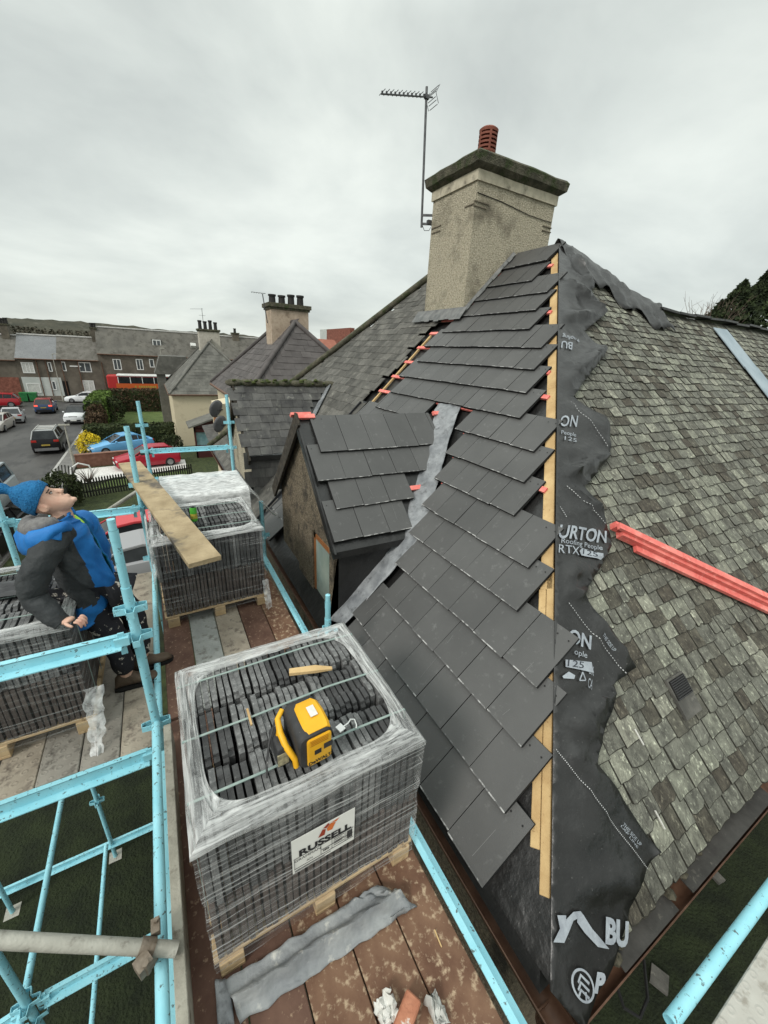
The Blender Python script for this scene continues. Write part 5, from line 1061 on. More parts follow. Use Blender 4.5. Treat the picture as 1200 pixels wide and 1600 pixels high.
t = thing('scaffold_tube', 'pale scaffold tube slanting behind the near post top', 'scaffold tube', (-1, 4.7, .5)); m = MB(); a = PY((112, 835), 4.8); c = PY((214, 768), 5.6); m.tube(a, c, .024, 12); m.build('pipe', M_galv, t, smooth=50)
t = thing('scaffold_tube', 'pale scaffold tube low behind the worker at left', 'scaffold tube', (-1.2, 4.7, .3)); m = MB(); a = PY((70, 895), 4.7); c = PY((95, 868), 5.0); m.tube(a, c, .024, 12); m.build('pipe', M_galv, t, smooth=50)
# toe board
m = MB(); m.box((-.222, 1.24, .075), (.042, 1.86, .22)); tag(m.build('toe_board', mat('grey_toe_board', (.20, .19, .155), (.34, .325, .27), 7, .85, .5, 45, c3=(.12, .105, .08), s3=16, lo3=.56, hi3=.7), None, bevel=.003), 'long grey weathered toe board on edge beside the thick blue tube', 'toe board')
# deck boards
def board(x0, x1, y0, y1, z, mt, label, tilt=0):
    m = MB(); h = .05; l = y1 - y0
    cx, cy = (x0 + x1) / 2, (y0 + y1) / 2
    m.box((0, 0, -h / 2), (x1 - x0 - .006, l, h))
    o = m.build('deck_board', mt, None, bevel=.004); o.location = (cx, cy, z + rnd(-.003, .003)); o.rotation_euler = (0, tilt, 0); WORLD[o.name] = Matrix.Translation(o.location)
    return tag(o, label, 'deck board', 'steel scaffold deck boards')
bw = .218; xs = [-.235 + i * bw for i in range(6)]
nm = ['outermost, along the toe board', 'second from the toe board', 'middle one', 'second from the eave', 'along the blue edge rail']
for i, mt in enumerate((M_drust, M_drust, M_drust2, M_drust2, M_drust2)): board(xs[i], xs[i + 1], -.75, 2.36, 0, mt, 'rusty brown deck board under the nearest tile pack, ' + nm[i])
fm = ('reddish brown deck board leading to the far pack, first from the left', 'grey galvanised deck board leading to the far pack, second from left', 'tan pitted deck board leading to the far pack, third from left', 'dark brown deck board leading to the far pack, fourth from left', 'rust flaked deck board leading to the far pack, beside the edge rail')
for i, mt in enumerate((M_drust, M_dgal, M_dtan, M_drust, M_drust2)): board(xs[i], xs[i + 1], 2.385, 4.63, 0, mt, fm[i])
for i in range(5): board(xs[i], xs[i + 1], 4.66, 6.65, 0, M_dtan, ['tan deck board under the film covered far pack, first from the left', 'tan deck board under the film covered far pack, second from left', 'tan deck board under the film covered far pack, third from left', 'tan deck board under the film covered far pack, fourth from left', 'tan deck board under the film covered far pack, by the valley'][i])
ln = ['tan ringed deck board at the worker boot, next to the near post', 'worn grey deck board under the heel of the worker', 'grey deck board along the side of the left tile pack', 'tan scuffed deck board under the left tile pack front corner', 'grey deck board under the left tile pack, left of the scuffed one', 'deck board at the left frame edge under the left tile pack', 'deck board beyond the left frame edge']
for i in range(6): board(-.505 - i * .207, -.298 - i * .207, 2.225, 4.60, -.004 * (i % 2), (M_dtan, M_dgrey, M_dgrey, M_dtan, M_dgrey, M_dtan)[i], ln[i])
# deck at the bottom right
rz = Matrix.Rotation(0, 3, 'Z')
for i in range(3):
    m = MB(); m.box((0, 0, -.025), (2.6, .218, .05)); o = m.build('deck_board', M_dpale, None, bevel=.004); o.location = (2.75, -.20 - i * .224, 0.0); tag(o, ['pale pitted deck board beside the bottom right edge tube', 'pale deck board second in from the bottom right edge tube', 'pale deck board third in from the bottom right edge tube'][i], 'deck board', 'steel scaffold deck boards')
t = thing('scaffold_rail', 'sky blue hollow ended edge tube of the pale deck at bottom right', 'scaffold rail', (1.36, -.03, 0), 0, 'scaffold rails'); m = MB(); m.tube((1.435, -.007, .01), (4.2, -.045, .01), .0265, 18, hollow=True); m.build('bar', M_blue, t, smooth=50)
# ================================================================== tile packs
M_ptile = mat('stacked_tile', (.095, .096, .096), (.185, .187, .185), 18, .9, .8, 120, c3=(.31, .31, .305), s3=85, lo3=.58, hi3=.72, bdist=.006)
M_ptile2 = mat('stacked_tile_dark', (.045, .045, .046), (.075, .076, .076), 18, .9, .6, 120, c3=(.15, .15, .15), s3=85, lo3=.64, hi3=.72, bdist=.006)
M_ptile3 = mat('stacked_tile_side', (.055, .043, .038), (.105, .085, .075), 10, .85, .4, 80)
M_pallet = mat('pallet_pine', (.38, .26, .14), (.55, .41, .24), 5, .8, .2, 50, c3=(.22, .14, .07), s3=20, lo3=.6, hi3=.72)
def film(name, base, amp, stretch, scale=6, rough=.22, rotz=0, col=(.78, .79, .78), lo=.42, hi=.68):
    mt = bpy.data.materials.new(name); mt.use_nodes = True; N = mt.node_tree.nodes; L = mt.node_tree.links; b = N['Principled BSDF']; o = N['Material Output']
    b.inputs['Base Color'].default_value = col + (1,); b.inputs['Roughness'].default_value = rough; b.inputs['Specular IOR Level'].default_value = .6
    t = N.new('ShaderNodeTexCoord'); mp = N.new('ShaderNodeMapping'); mp.inputs['Scale'].default_value = stretch; mp.inputs['Rotation'].default_value = (.0, .10, rotz); L.new(t.outputs['Object'], mp.inputs[0])
    n = N.new('ShaderNodeTexNoise'); n.inputs['Scale'].default_value = scale; n.inputs['Detail'].default_value = 6; n.inputs['Roughness'].default_value = .62; n.inputs['Distortion'].default_value = .4; L.new(mp.outputs[0], n.inputs['Vector'])
    mr = N.new('ShaderNodeMapRange'); mr.inputs[1].default_value = lo; mr.inputs[2].default_value = hi; mr.inputs[3].default_value = base; mr.inputs[4].default_value = base + amp; L.new(n.outputs[0], mr.inputs[0])
    bp = N.new('ShaderNodeBump'); bp.inputs['Strength'].default_value = .8; bp.inputs['Distance'].default_value = .012; L.new(n.outputs[0], bp.inputs['Height']); L.new(bp.outputs[0], b.inputs['Normal'])
    tr = N.new('ShaderNodeBsdfTransparent'); mx = N.new('ShaderNodeMixShader'); L.new(mr.outputs[0], mx.inputs[0]); L.new(tr.outputs[0], mx.inputs[1]); L.new(b.outputs[0], mx.inputs[2]); L.new(mx.outputs[0], o.inputs[0])
    return mt
M_fside = film('stretch_film_side', .02, .42, (.7, .7, 26), 3, lo=.52, hi=.72)
M_fside2 = film('stretch_film_side_streaky', .04, .62, (.55, .55, 34), 3, lo=.49, hi=.68)
M_ftop = film('stretch_film_border', .16, .56, (2.2, 30, 22), 2, .22, lo=.36, hi=.64, col=(.72, .73, .72))
M_ftopy = film('stretch_film_border_side', .16, .56, (30, 2.2, 22), 2, .22, lo=.36, hi=.64, col=(.72, .73, .72))
M_floose = film('loose_film', .22, .6, (4, 4, 4), 3, .22)
M_strap = mat('green_grey_strap', (.20, .27, .25), (.28, .34, .31), 20, .45)
def tile_mesh(k):
    m = MB(); w = .284; n1, n2 = rnd(.06, .1), rnd(.17, .21); q = rnd(.006, .014)
    pf = [(0, 0), (w, 0), (w, .335), (w - .012, .345), (w - .016, .36), (n2 + .012, .362), (n2, .362 - q), (n1 + .012, .362 - q), (n1, .362), (.03, .36), (.026, .347), (.004, .34)]
    m.prism([(-.0115, y - w / 2, z) for y, z in pf], (.023, 0, 0)); me = m.build('roof_tile', M_ptile, None, bevel=.002); d = me.data; bpy.data.objects.remove(me); return d
TM = [tile_mesh(k) for k in range(5)]
TMD = [d.copy() for d in TM[:3]]
for d in TMD: d.materials.clear(); d.materials.append(M_ptile2)
def pack(label, x0, x1, y0, y1, rz=0, ring_w=.10, film_top=True, side=None, group='packs of roof tiles on pallets', ntile=True, hide=0, z=0):
    w, l = x1 - x0, y1 - y0; t = thing('tile_pack', label, 'tile pack', ((x0 + x1) / 2, (y0 + y1) / 2, z), rz, group)
    hw, hl = w / 2, l / 2
    # pallet
    m = MB()
    for i in range(7): yy = -hl + .05 + i * (l - .1) / 6; m.box((0, yy, .105), (w + .03, .095, .02))
    for xx in (-hw + .05, 0, hw - .05): m.box((xx, 0, .06), (.095, l + .02, .07)); m.box((xx, 0, .012), (.095, l + .02, .022))
    m.build('pallet', M_pallet, t, world=False, bevel=.003)
    nx = int(w / .0305); px = w / nx; rl = l / 3
    m = MB()
    for r in range(3):
        for i in range(nx): m.box((-hw + (i + .5) * px + rnd(-.003, .003), -hl + (r + .5) * rl + rnd(-.006, .006), .118 + .18), (.021, rl - .012, .355))
    tag(m.build('lower_tiles', M_ptile3, t, world=False), None, kind='stuff')
    ks = 0
    for r in range(3):
        i = 0
        while i < nx:
            grp = random.random() < .10
            for _ in range(random.choice((4, 5, 6)) if grp else 1):
                if i >= nx: break
                d = random.choice(TMD if grp else TM)
                o = bpy.data.objects.new('roof_tile', d); COL.objects.link(o); o.parent = t
                o.location = (-hw + (i + .5) * px + rnd(-.003, .003), -hl + (r + .5) * rl + rnd(-.014, .014), .482 + rnd(-.005, .005) - (.012 if grp else 0)); o.rotation_euler = (rnd(-.008, .008), rnd(-.012, .012), rnd(-.010, .010) + (math.pi if random.random() < .5 else 0)); o.scale = (1, (rl - .020) / .284, 1)
                i += 1
    H = .852; g = .012
    # film: sides
    m = MB(); n = 26; zs = [.06, .12, .2, .3, .40, .47, .50, .56, .68, .78, .835]
    ov = []
    per = [(-hw, -hl), (hw, -hl), (hw, hl), (-hw, hl)]
    pts = []
    for i in range(4):
        a, c = Vector(per[i]), Vector(per[(i + 1) % 4])
        for k in range(n): pts.append(a.lerp(c, k / n))
    def outp(p, z, e=0):
        x, y = p; cr_ = .03; sx = 1 + (g + e) / hw; sy = 1 + (g + e) / hl
        nn = noise.noise(Vector((x * 9 + t.location.x * 3, y * 9, z * 14))) * .006; waist = -.010 * math.exp(-((z - .485) / .04) ** 2)
        return Vector((x * (sx + (nn + waist) / hw), y * (sy + (nn + waist) / hl), z + noise.noise(Vector((x * 4, y * 4, z * 3))) * .01))
    m.loft([[outp(p, z) for p in pts] for z in zs], False, False); m.build('stretch_film', side or M_fside, t, world=False, smooth=80)
    # film: white bunched border round an open top
    m = MB(); rg = []
    n = 26
    def inner(p, k):
        th = math.atan2(p.y / hl, p.x / hw); c, s = math.cos(th), math.sin(th); e = .62 if True else 1
        q = 1 / (abs(c) ** 5.5 + abs(s) ** 5.5) ** (1 / 5.5); a, b_ = hw - ring_w * .55, hl - ring_w * .75
        wob = 1 + .035 * noise.noise(Vector((c * 2 + t.location.x, s * 2, t.location.y)))
        return Vector((c * q * a * wob, s * q * b_ * wob, 0))
    wavy = lambda i: .815 + .022 * noise.noise(Vector((i * .09, t.location.x, 3)))
    rg.append([outp(p, wavy(i), .003) for i, p in enumerate(pts)]); rg.append([outp(p, .842, .003) for p in pts])
    for ki, k in enumerate((.06, .16, .24, .32, .40, .48, .56, .64, .72, .80, .88, .95, 1)):
        rr = []
        for p in pts:
            o_ = outp(p, H, -.008); i_ = inner(p, k); kk = min(1, max(0, k + .03 * noise.noise(Vector((p.x * 5, p.y * 5, ki))))); q = o_.lerp(i_, kk); q.z = H + .006 + .010 * math.sin(k * 3.14) + (.009 if ki % 2 else -.004) * (.6 + noise.noise(Vector((q.x * 6, q.y * 6, ki * 3)))) + noise.noise(Vector((q.x * 16, q.y * 16, k))) * .006; rr.append(q)
        rg.append(rr)
    m.loft(rg, False, False); m.I = [((i % len(pts)) // 26) % 2 for i in range(len(m.F))]; m.build('film_border', [M_ftop, M_ftopy], t, world=False, smooth=80)
    # straps
    for yy in (-hl + .16, -.005 + .0, hl - .12):
        m = MB(); sag = [(-hw - .013, yy, .13), (-hw - .014, yy, .60), (-hw - .008, yy, H + .004), (-hw * .4, yy + rnd(-.01, .01), H + .010), (hw * .4, yy + rnd(-.01, .01), H + .010), (hw + .008, yy, H + .004), (hw + .014, yy, .60), (hw + .013, yy, .13)]
        for a, c in zip(sag, sag[1:]): m.beam(a, c, .010, .003, (0, 0, 1) if abs(a[2] - c[2]) < .1 else (1, 0, 0))
        m.build('strap', M_strap, t, world=False)
    return t
P0 = pack('nearest tile pack in streaky film with a white paper label and yellow tool on top', -.095, .815, .955, 1.83, 0, .10, True, M_fside2)
P1_ = pack('tile pack with a timber plank and green can on its film bordered top', -.20, .69, 3.45, 4.30, .03, .09)
P2_ = pack('farthest tile pack half covered by torn white film', -.11, .80, 4.52, 5.36, .02, .11)
P3_ = pack('tile pack at the left frame edge with the hand of the worker on its corner', -1.60, -.645, 2.52, 3.40, 0, .08)
# paper label on the nearest pack
lb = MB(); yl = .955 - .03; lc = [PY(p, yl) for p in ((454, 1314), (552, 1264), (555, 1312), (458, 1363))]
x0, x1 = (lc[0].x + lc[3].x) / 2, (lc[1].x + lc[2].x) / 2; zt, zb = (lc[0].z + lc[1].z) / 2, (lc[2].z + lc[3].z) / 2
lb.bx(x0, x1, yl - .001, yl, zb, zt); lab = lb.build('paper_label', mat('label_paper', (.70, .70, .66), (.76, .76, .72), 8, .6), P0)
lw, lh = x1 - x0, zt - zb; M_ink = mat('black_ink', (.02, .02, .022)); yq = yl - .003
m = MB(); put_text(m, 'RUSSELL', lh * .235, ((x0 + x1) / 2 + .004, yq, zt - lh * .47), (1, 0, 0), (0, 0, 1), sx=1.22, bold=.002); put_text(m, 'GRAMPIAN', lh * .10, (x0 + lw * .235, yq, zt - lh * .64), (1, 0, 0), (0, 0, 1), sx=1.05); put_text(m, 'AN', lh * .085, (x0 + lw * .26, yq, zt - lh * .79), (1, 0, 0), (0, 0, 1))
for zz, a, c in ((.565, .02, .98), (.87, .02, .98), (.73, .45, .98), (.73, .02, .02), (.93, .03, .6), (.96, .03, .5)): m.bx(x0 + lw * a, x0 + lw * c, yq, yq + .001, zt - lh * zz - .0008, zt - lh * zz + .0008)
for xx in (.03, .44, .62, .84): m.bx(x0 + lw * xx - .0006, x0 + lw * xx + .0006, yq, yq + .001, zt - lh * .87, zt - lh * .565)
for i in range(5): m.bx(x0 + lw * .65, x0 + lw * (.82 - .03 * (i % 2)), yq, yq + .001, zt - lh * (.60 + i * .05) - .0012, zt - lh * (.60 + i * .05) + .0006)
for i in range(9): m.bx(x0 + lw * (.87 + .01 * i), x0 + lw * (.87 + .01 * i) + .001 + .0008 * (i % 3), yq, yq + .001, zt - lh * .84, zt - lh * .60)
for i in range(4): m.bx(x0 + lw * (.48 + .025 * i), x0 + lw * (.495 + .025 * i), yq, yq + .001, zt - lh * .81, zt - lh * .76)
m.build('label_print', M_ink, lab)
LX = lambda a, c: (x0 + lw * a, yq, zt - lh * c)
m = MB(); m.add([LX(.40, .30), LX(.47, .12), LX(.52, .16), LX(.50, .31)], [(0, 1, 2, 3)], 0); m.add([LX(.48, .10), LX(.56, .02), LX(.58, .07), LX(.53, .14)], [(0, 1, 2, 3)], 0); m.add([LX(.535, .16), LX(.60, .06), LX(.68, .10), LX(.62, .27), LX(.55, .25)], [(0, 1, 2, 3, 4)], 1); m.add([LX(.61, .05), LX(.74, -.0 + .03), LX(.69, .09)], [(0, 1, 2)], 1)
m.build('label_logo', [mat('logo_red', (.30, .045, .02)), mat('logo_orange', (.62, .16, .04))], lab)
# torn film over the farthest pack, film tails
m = MB(); r0 = []
def drape(o, u, v, nu, nv, fn):
    vs = []; fs = []
    for i in range(nu + 1):
        for j in range(nv + 1): vs.append(fn(i / nu, j / nv))
    for i in range(nu):
        for j in range(nv): fs.append((i * (nv + 1) + j, i * (nv + 1) + j + 1, (i + 1) * (nv + 1) + j + 1, (i + 1) * (nv + 1) + j))
    return vs, fs
M_white_film = film('white_film', .30, .55, (4, 9, 9), 3, .3, lo=.3, hi=.6)
def fd(u, v):
    x = -.10 + u * .90; n = noise.noise(Vector((u * 7, v * 3, 2))) * .03
    edge = .62 + .30 * abs(u - .45) + .12 * noise.noise(Vector((u * 9, 0, 5)))
    s = v * edge
    if s < .45: return Vector((x, 5.32 - s * 1.75, .872 + n * .6 + .02))
    return Vector((x, 4.515 - .01 + n * .4 - (s - .45) * .12, .885 - (s - .45) * .75 + n * .3))
m.add(*drape(0, 0, 0, 30, 22, fd)); m.build('torn_film', M_white_film, P2_, smooth=80)
m = MB(); m.add(*drape(0, 0, 0, 14, 12, lambda u, v: Vector((.80 + u * .33 + .02 * noise.noise(Vector((v * 6, u * 5, 0))), 5.35 - v * .9 - u * .12, .87 - u * .55 * (1 - .3 * v) + .05 * noise.noise(Vector((u * 4, v * 5, 3))))))); m.build('loose_film', M_floose, P2_, smooth=80)
m = MB(); m.add(*drape(0, 0, 0, 8, 16, lambda u, v: Vector((-.66 + u * .11 * (1 - .4 * v) + .03 * noise.noise(Vector((v * 7, u * 3, 0))), 2.52 - v * .22 + .02 * noise.noise(Vector((u * 9, v * 5, 1))), .34 * (1 - v) ** 1.3 + .03 * abs(noise.noise(Vector((u * 8, v * 6, 3)))))))); m.build('loose_film', M_floose, P3_, smooth=80)
m = MB(); m.add(*drape(0, 0, 0, 10, 14, lambda u, v: Vector((-.215 - u * .03 - .02 * math.sin(v * 9), 3.45 - .02 + u * .75, .86 - v * (.5 - .25 * u) + .02 * noise.noise(Vector((u * 8, v * 8, 0))))))); m.build('loose_film', M_floose, P1_, smooth=80)
m = MB(); m.add(*drape(0, 0, 0, 6, 10, lambda u, v: Vector((.66 + u * .06, 3.42 - v * .10 - .03 * noise.noise(Vector((u * 8, v * 8, 0))), .30 - v * .27 + .03 * noise.noise(Vector((u * 8, v * 6, 3))))))); m.build('loose_film', M_floose, P1_, smooth=80)
m = MB(); m.add(*drape(0, 0, 0, 14, 10, lambda u, v: Vector((-1.55 + u * .7, 2.95 + v * .22 - u * .02, .872 + .035 * abs(noise.noise(Vector((u * 6, v * 5, 9)))))))); tag(m.build('plastic_sheet', mat('black_plastic', (.02, .02, .022), (.05, .05, .052), 6, .3, .4, 20), None, smooth=80), 'crumpled dark plastic sheet lying on the left tile pack', 'plastic sheet')
# yellow cordless tool standing on the nearest pack
M_yel = mat('yellow_plastic', (.72, .36, .012), (.78, .42, .02), 8, .42, .06, 80)
M_blk = mat('black_rubber', (.022, .022, .023), (.04, .04, .041), 12, .6, .2, 90, c3=(.5, .5, .48), s3=30, lo3=.70, hi3=.73)
TB = thing('cordless_inflator', 'yellow and black cordless tool standing on the nearest tile pack', 'power tool', (.352, 1.095, .884), RAD(4)); TB.scale = (.93, .93, .90); WORLD[TB.name] = WORLD[TB.name] @ Matrix.Diagonal((.93, .93, .90, 1))
def rbox(m, c, s, r=.012, mi=0, n=4):
    x, y, z = s[0] / 2, s[1] / 2, s[2] / 2; ring = []
    for sx, sy, a0 in ((1, 1, 0), (-1, 1, 90), (-1, -1, 180), (1, -1, 270)):
        for k in range(n + 1): t = RAD(a0 + 90 * k / n); ring.append((sx * (x - r) + r * math.cos(t), sy * (z - r) + r * math.sin(t)))
    R = lambda yy, sc: [Vector((c[0] + px * sc, c[1] + yy, c[2] + pz * sc)) for px, pz in ring]
    e = min(r, y) * .6; m.loft([R(-y, .9), R(-y + e * .4, .97), R(-y + e, 1), R(y - e, 1), R(y - e * .4, .97), R(y, .9)], mi=mi)
m = MB(); rbox(m, (.0, .03, .095), (.150, .20, .19), .035); m.build('rubber_body', M_blk, TB, world=False, smooth=40)
m = MB(); rbox(m, (.012, -.073, .092), (.108, .012, .155), .014); m.bx(.03, .07, -.0805, -.0785, .085, .115, 1); fp = m.build('front_panel', [M_yel, M_blk], TB, world=False, smooth=40)
m = MB(); put_text(m, 'DeWALT', .026, (.012, -.0802, .034), (1, 0, 0), (0, 0, 1), bold=.0009); m.build('lettering', M_ink, fp, world=False); m = MB(); m.bx(-.012, .018, -.081, -.0795, .075, .10); m.build('badge', M_ink, fp, world=False)
m = MB()
for i in range(4): m.bx(-.03, .05, -.0815, -.0795, .135 + i * .009, .138 + i * .009)
m.build('vent_slot', mat('orange_shadow', (.45, .2, .01)), fp, world=False)
m = MB()
ring = lambda y, w, z: [Vector((.015 - w, y, z - .02)), Vector((.015 + w, y, z - .02)), Vector((.015 + w, y, z)), Vector((.015 + w - .012, y, z + .012)), Vector((.015 - w + .012, y, z + .012)), Vector((.015 - w, y, z))]
m.loft([ring(-.062, .052, .178), ring(-.04, .055, .188), ring(.02, .055, .197), ring(.075, .052, .194), ring(.115, .044, .172)]); tpn = m.build('top_panel', M_yel, TB, world=False, smooth=35)
m = MB(); m.box((.02, .02, .212), (.032, .055, .003)); m.build('top_badge', M_scrap, tpn, world=False)
m = MB(); m.path([(-.075, .125, .17), (-.105, .10, .155), (-.112, .05, .13), (-.108, .0, .105), (-.085, -.045, .06), (-.083, -.05, .02)], [.011, .013, .014, .014, .013, .012], 10); m.path([(-.105, .08, .15), (-.12, .06, .10), (-.11, .03, .07), (-.09, .0, .06)], .010, 8); m.build('side_handle', M_yel, TB, world=False, smooth=60)
m = MB(); rbox(m, (-.115, .05, .055), (.06, .12, .11), .012); bt = m.build('battery', M_blk, TB, world=False, smooth=40)
m = MB(); m.bx(-.147, -.10, -.013, -.009, .015, .08); m.build('battery_badge', mat('worn_badge', (.45, .40, .25), (.2, .18, .12), 60, .6), bt, world=False)
m = MB(); m.path([(-.10, .12, .165), (-.16, .05, .11), (-.19, .0, .05), (-.20, -.03, .012)], .0045, 6); m.build('hose', M_blk, TB, world=False, smooth=60)
# bits on the packs
a, c = PZ((452, 1053), .885), PZ((519, 1045), .885); m = MB(); d = (c - a); q = Vector((-d.y, d.x, 0)).normalized()
m.loft([[a + q * .018 + Vector((0, 0, .02)), a - q * .016 + Vector((0, 0, .02)), a - q * .016, a + q * .018], [a + d * .6 + q * .02 + Vector((0, 0, .022)), a + d * .6 - q * .018 + Vector((0, 0, .02)), a + d * .6 - q * .018, a + d * .6 + q * .02], [c + q * .006 + Vector((0, 0, .012)), c - q * .012 + Vector((0, 0, .012)), c - q * .012, c + q * .006]])
tag(m.build('wood_offcut', M_wood, None, bevel=.002), 'split pine offcut lying on the nearest tile pack', 'wood offcut')
a = PZ((528, 1140), .872); m = MB(); m.box(a + Vector((.012, 0, .004)), (.03, .034, .005), Matrix.Rotation(.3, 3, 'Z')); m.path([a + Vector((.025, 0, .004)), a + Vector((.05, .004, .008)), a + Vector((.066, .012, .014)), a + Vector((.082, .006, .012)), a + Vector((.08, -.02, .006)), a + Vector((.072, -.032, .003))], .0032, 6)
tag(m.build('cable_tie', M_white, None, smooth=50), 'white plastic tie with a square tag on the nearest tile pack', 'cable tie')
a = PZ((393, 1133), .87); m = MB(); m.beam(a, a + Vector((.0, .09, .004)), .009, .008); tag(m.build('wood_splinter', M_wood, None), 'thin upright pine splinter on the nearest tile pack', 'splinter')
M_can = mat('can_green', (.05, .30, .03), (.10, .42, .05), 9, .3, metal=.2); cz = .868; a = PZ((304, 814), cz)
cn = thing('drink_can', 'green drink can standing on the tiles beside the plank', 'drink can', a); m = MB(); m.lathe([(.024, 0), (.030, .008), (.030, .125), (.024, .14)], a, 18); m.build('body', M_can, cn, smooth=35)
m = MB(); m.lathe([(.024, .14), (.026, .143), (.022, .141), (.001, .138)], a, 16); m.build('lid', M_steel, cn, smooth=30); m = MB(); m.lathe([(.0303, .03), (.0306, .035), (.0306, .075), (.0303, .08)], a, 18); m.build('label_band', mat('can_gold', (.55, .38, .06), (.25, .3, .05), 40, .35), cn, smooth=35)
# timber plank resting on the pack against the post
M_plank = mat('weathered_plank', (.27, .205, .12), (.42, .33, .205), 5, .9, .7, 55, c3=(.11, .095, .078), s3=2.4, lo3=.52, hi3=.64, stretch=(1, 1, 1))
e0 = PZ((321, 878), .93); e1 = Vector((-.43, 5.75, 1.02)); d = (e1 - e0).normalized(); m = MB(); L = 2.8
s = Vector((d.y, -d.x, 0)).normalized(); up = s.cross(d); N_ = 14; rings = []
for k in range(N_ + 1):
    c = e0 + d * L * k / N_; w = .115; j = .002
    rings.append([c + s * (w + rnd(-j, j)) + up * .02, c - s * (w + rnd(-j, j)) + up * .02, c - s * w - up * .02, c + s * w - up * .02])
m.loft(rings); tag(m.build('timber_plank', M_plank, None, bevel=.002), 'long weathered timber plank leaning across the far tile pack', 'plank')
# lead sheet and rubbish on the near boards
m = MB(); A = [PZ(p, .03) for p in ((352, 1535), (590, 1385), (652, 1412), (375, 1597))]
def leadf(u, v):
    p = A[0].lerp(A[1], u).lerp(A[3].lerp(A[2], u), v); fold = .05 * math.exp(-((v - .55) / .13) ** 2) - .02 * v
    p.z = .03 + fold + .006 * noise.noise(Vector((u * 9, v * 6, 0))) + (.05 * u * u * abs(noise.noise(Vector((u * 14, v * 8, 3)))) if u > .7 else 0) + .012 * (1 - v); p += Vector((.012 * noise.noise(Vector((u * 12, v * 3, 8))), .012 * noise.noise(Vector((u * 12, v * 3, 5))), 0)); return p
m.add(*drape(0, 0, 0, 40, 14, leadf)); tag(m.build('lead_sheet', mat('old_lead', (.17, .18, .19), (.29, .30, .30), 6, .5, .4, 30, c3=(.55, .54, .49), s3=8, lo3=.60, hi3=.70, bdist=.02), None, smooth=60, solid=.006), 'folded strip of old grey lead lying in front of the nearest tile pack', 'lead sheet')
m = MB(); A2 = [PZ(p, .015) for p in ((336, 1530), (360, 1530), (366, 1600), (340, 1605))]; m.add(*drape(0, 0, 0, 8, 10, lambda u, v: A2[0].lerp(A2[1], u).lerp(A2[3].lerp(A2[2], u), v) + Vector((0, 0, .02 * abs(noise.noise(Vector((u * 4, v * 6, 2)))))))); tag(m.build('lead_scrap', M_lead, None, smooth=60, solid=.004), 'small grey lead scrap under the end of the folded lead', 'lead scrap')
def scrap(px_c, r, label, mt, seed, zz=.02):
    c = PZ(px_c, zz); m = MB(); m.add(*drape(0, 0, 0, 9, 9, lambda u, v: c + Vector(((u - .5) * r[0] + .02 * noise.noise(Vector((u * 5, v * 5, seed))), (v - .5) * r[1] + .02 * noise.noise(Vector((u * 5, v * 5, seed + 4))), .07 * abs(noise.noise(Vector((u * 3.3, v * 3.3, seed + 9)))))))); return tag(m.build('paper_scrap', mt, None, smooth=50, solid=.002), label, 'scrap')
scrap((604, 1580), (.075, .085), 'crumpled white paper scrap at the bottom edge of the deck', M_scrap, 3); scrap((682, 1580), (.055, .09), 'grey crumpled scrap beside the white one at the bottom edge', mat('grey_scrap', (.33, .33, .31), (.5, .5, .47), 15, .8), 5)
a = PZ((634, 1592), .035); m = MB(); m.box(a, (.13, .065, .06), Matrix.Rotation(.5, 3, 'Z')); tag(m.build('brick_piece', mat('broken_brick', (.34, .13, .075), (.45, .2, .12), 14, .9, .5, 60, c3=(.6, .55, .5), s3=14, lo3=.62, hi3=.68), None, bevel=.006), 'broken red brick between the two crumpled scraps', 'brick')
a = PZ((690, 1480), .004); m = MB(); m.beam(a, a + Vector((.004, .06, .004)), .005, .004); tag(m.build('wood_splinter', M_wood, None), 'pale splinter on the brown boards near the edge rail', 'splinter')
# ================================================================== the worker
M_skin = mat('skin', (.56, .34, .25), (.64, .41, .31), 9, .55, .05, 80, c3=(.50, .22, .16), s3=5, lo3=.55, hi3=.75, spec=.4)
M_jb = mat('blue_jacket', (.010, .115, .36), (.016, .165, .47), 7, .6, .25, 18, spec=.3, bdist=.02)
M_jg = mat('charcoal_jacket', (.026, .029, .031), (.044, .048, .050), 9, .75, .6, 16, bdist=.03)
M_jl = mat('grey_lining', (.13, .125, .125), (.19, .185, .18), 40, .9, .3, 90)
M_hat = mat('blue_knit_hat', (.010, .105, .26), (.020, .165, .37), 60, .95, 1.0, 110, bdist=.012)
M_trou = mat('paint_splashed_trousers', (.010, .010, .013), (.018, .018, .024), 6, .8, .2, 50, c3=(.50, .46, .40), s3=17, lo3=.60, hi3=.64)
M_boot = mat('brown_boot', (.060, .040, .026), (.11, .08, .055), 14, .7, .3, 60)
M_lime = mat('lime_hi_vis', (.38, .75, .05), (.45, .80, .09), 9, .6, .1, 50)
wk = thing('person', 'person in blue beanie and blue jacket leaning on the left tile pack, looking up', 'person', (-.52, 2.85, 0))
def skin_body(verts, edges, root=0, sub=1):
    me = bpy.data.meshes.new('sk'); me.from_pydata([v[:3] for v in verts], edges, []); o = bpy.data.objects.new('sk', me); COL.objects.link(o)
    md = o.modifiers.new('s', 'SKIN'); md.use_smooth_shade = True
    for i, v in enumerate(verts): sv_ = me.skin_vertices[0].data[i]; sv_.radius = (v[3], v[4] if len(v) > 4 else v[3]); sv_.use_root = (i == root)
    ss = o.modifiers.new('u', 'SUBSURF'); ss.levels = sub; ss.render_levels = sub
    dg = bpy.context.evaluated_depsgraph_get(); r = bpy.data.meshes.new_from_object(o.evaluated_get(dg)); vs = [v.co.copy() for v in r.vertices]; fs = [tuple(p.vertices) for p in r.polygons]
    bpy.data.objects.remove(o); bpy.data.meshes.remove(r); return vs, fs
J = lambda p, y: PY(p, y)
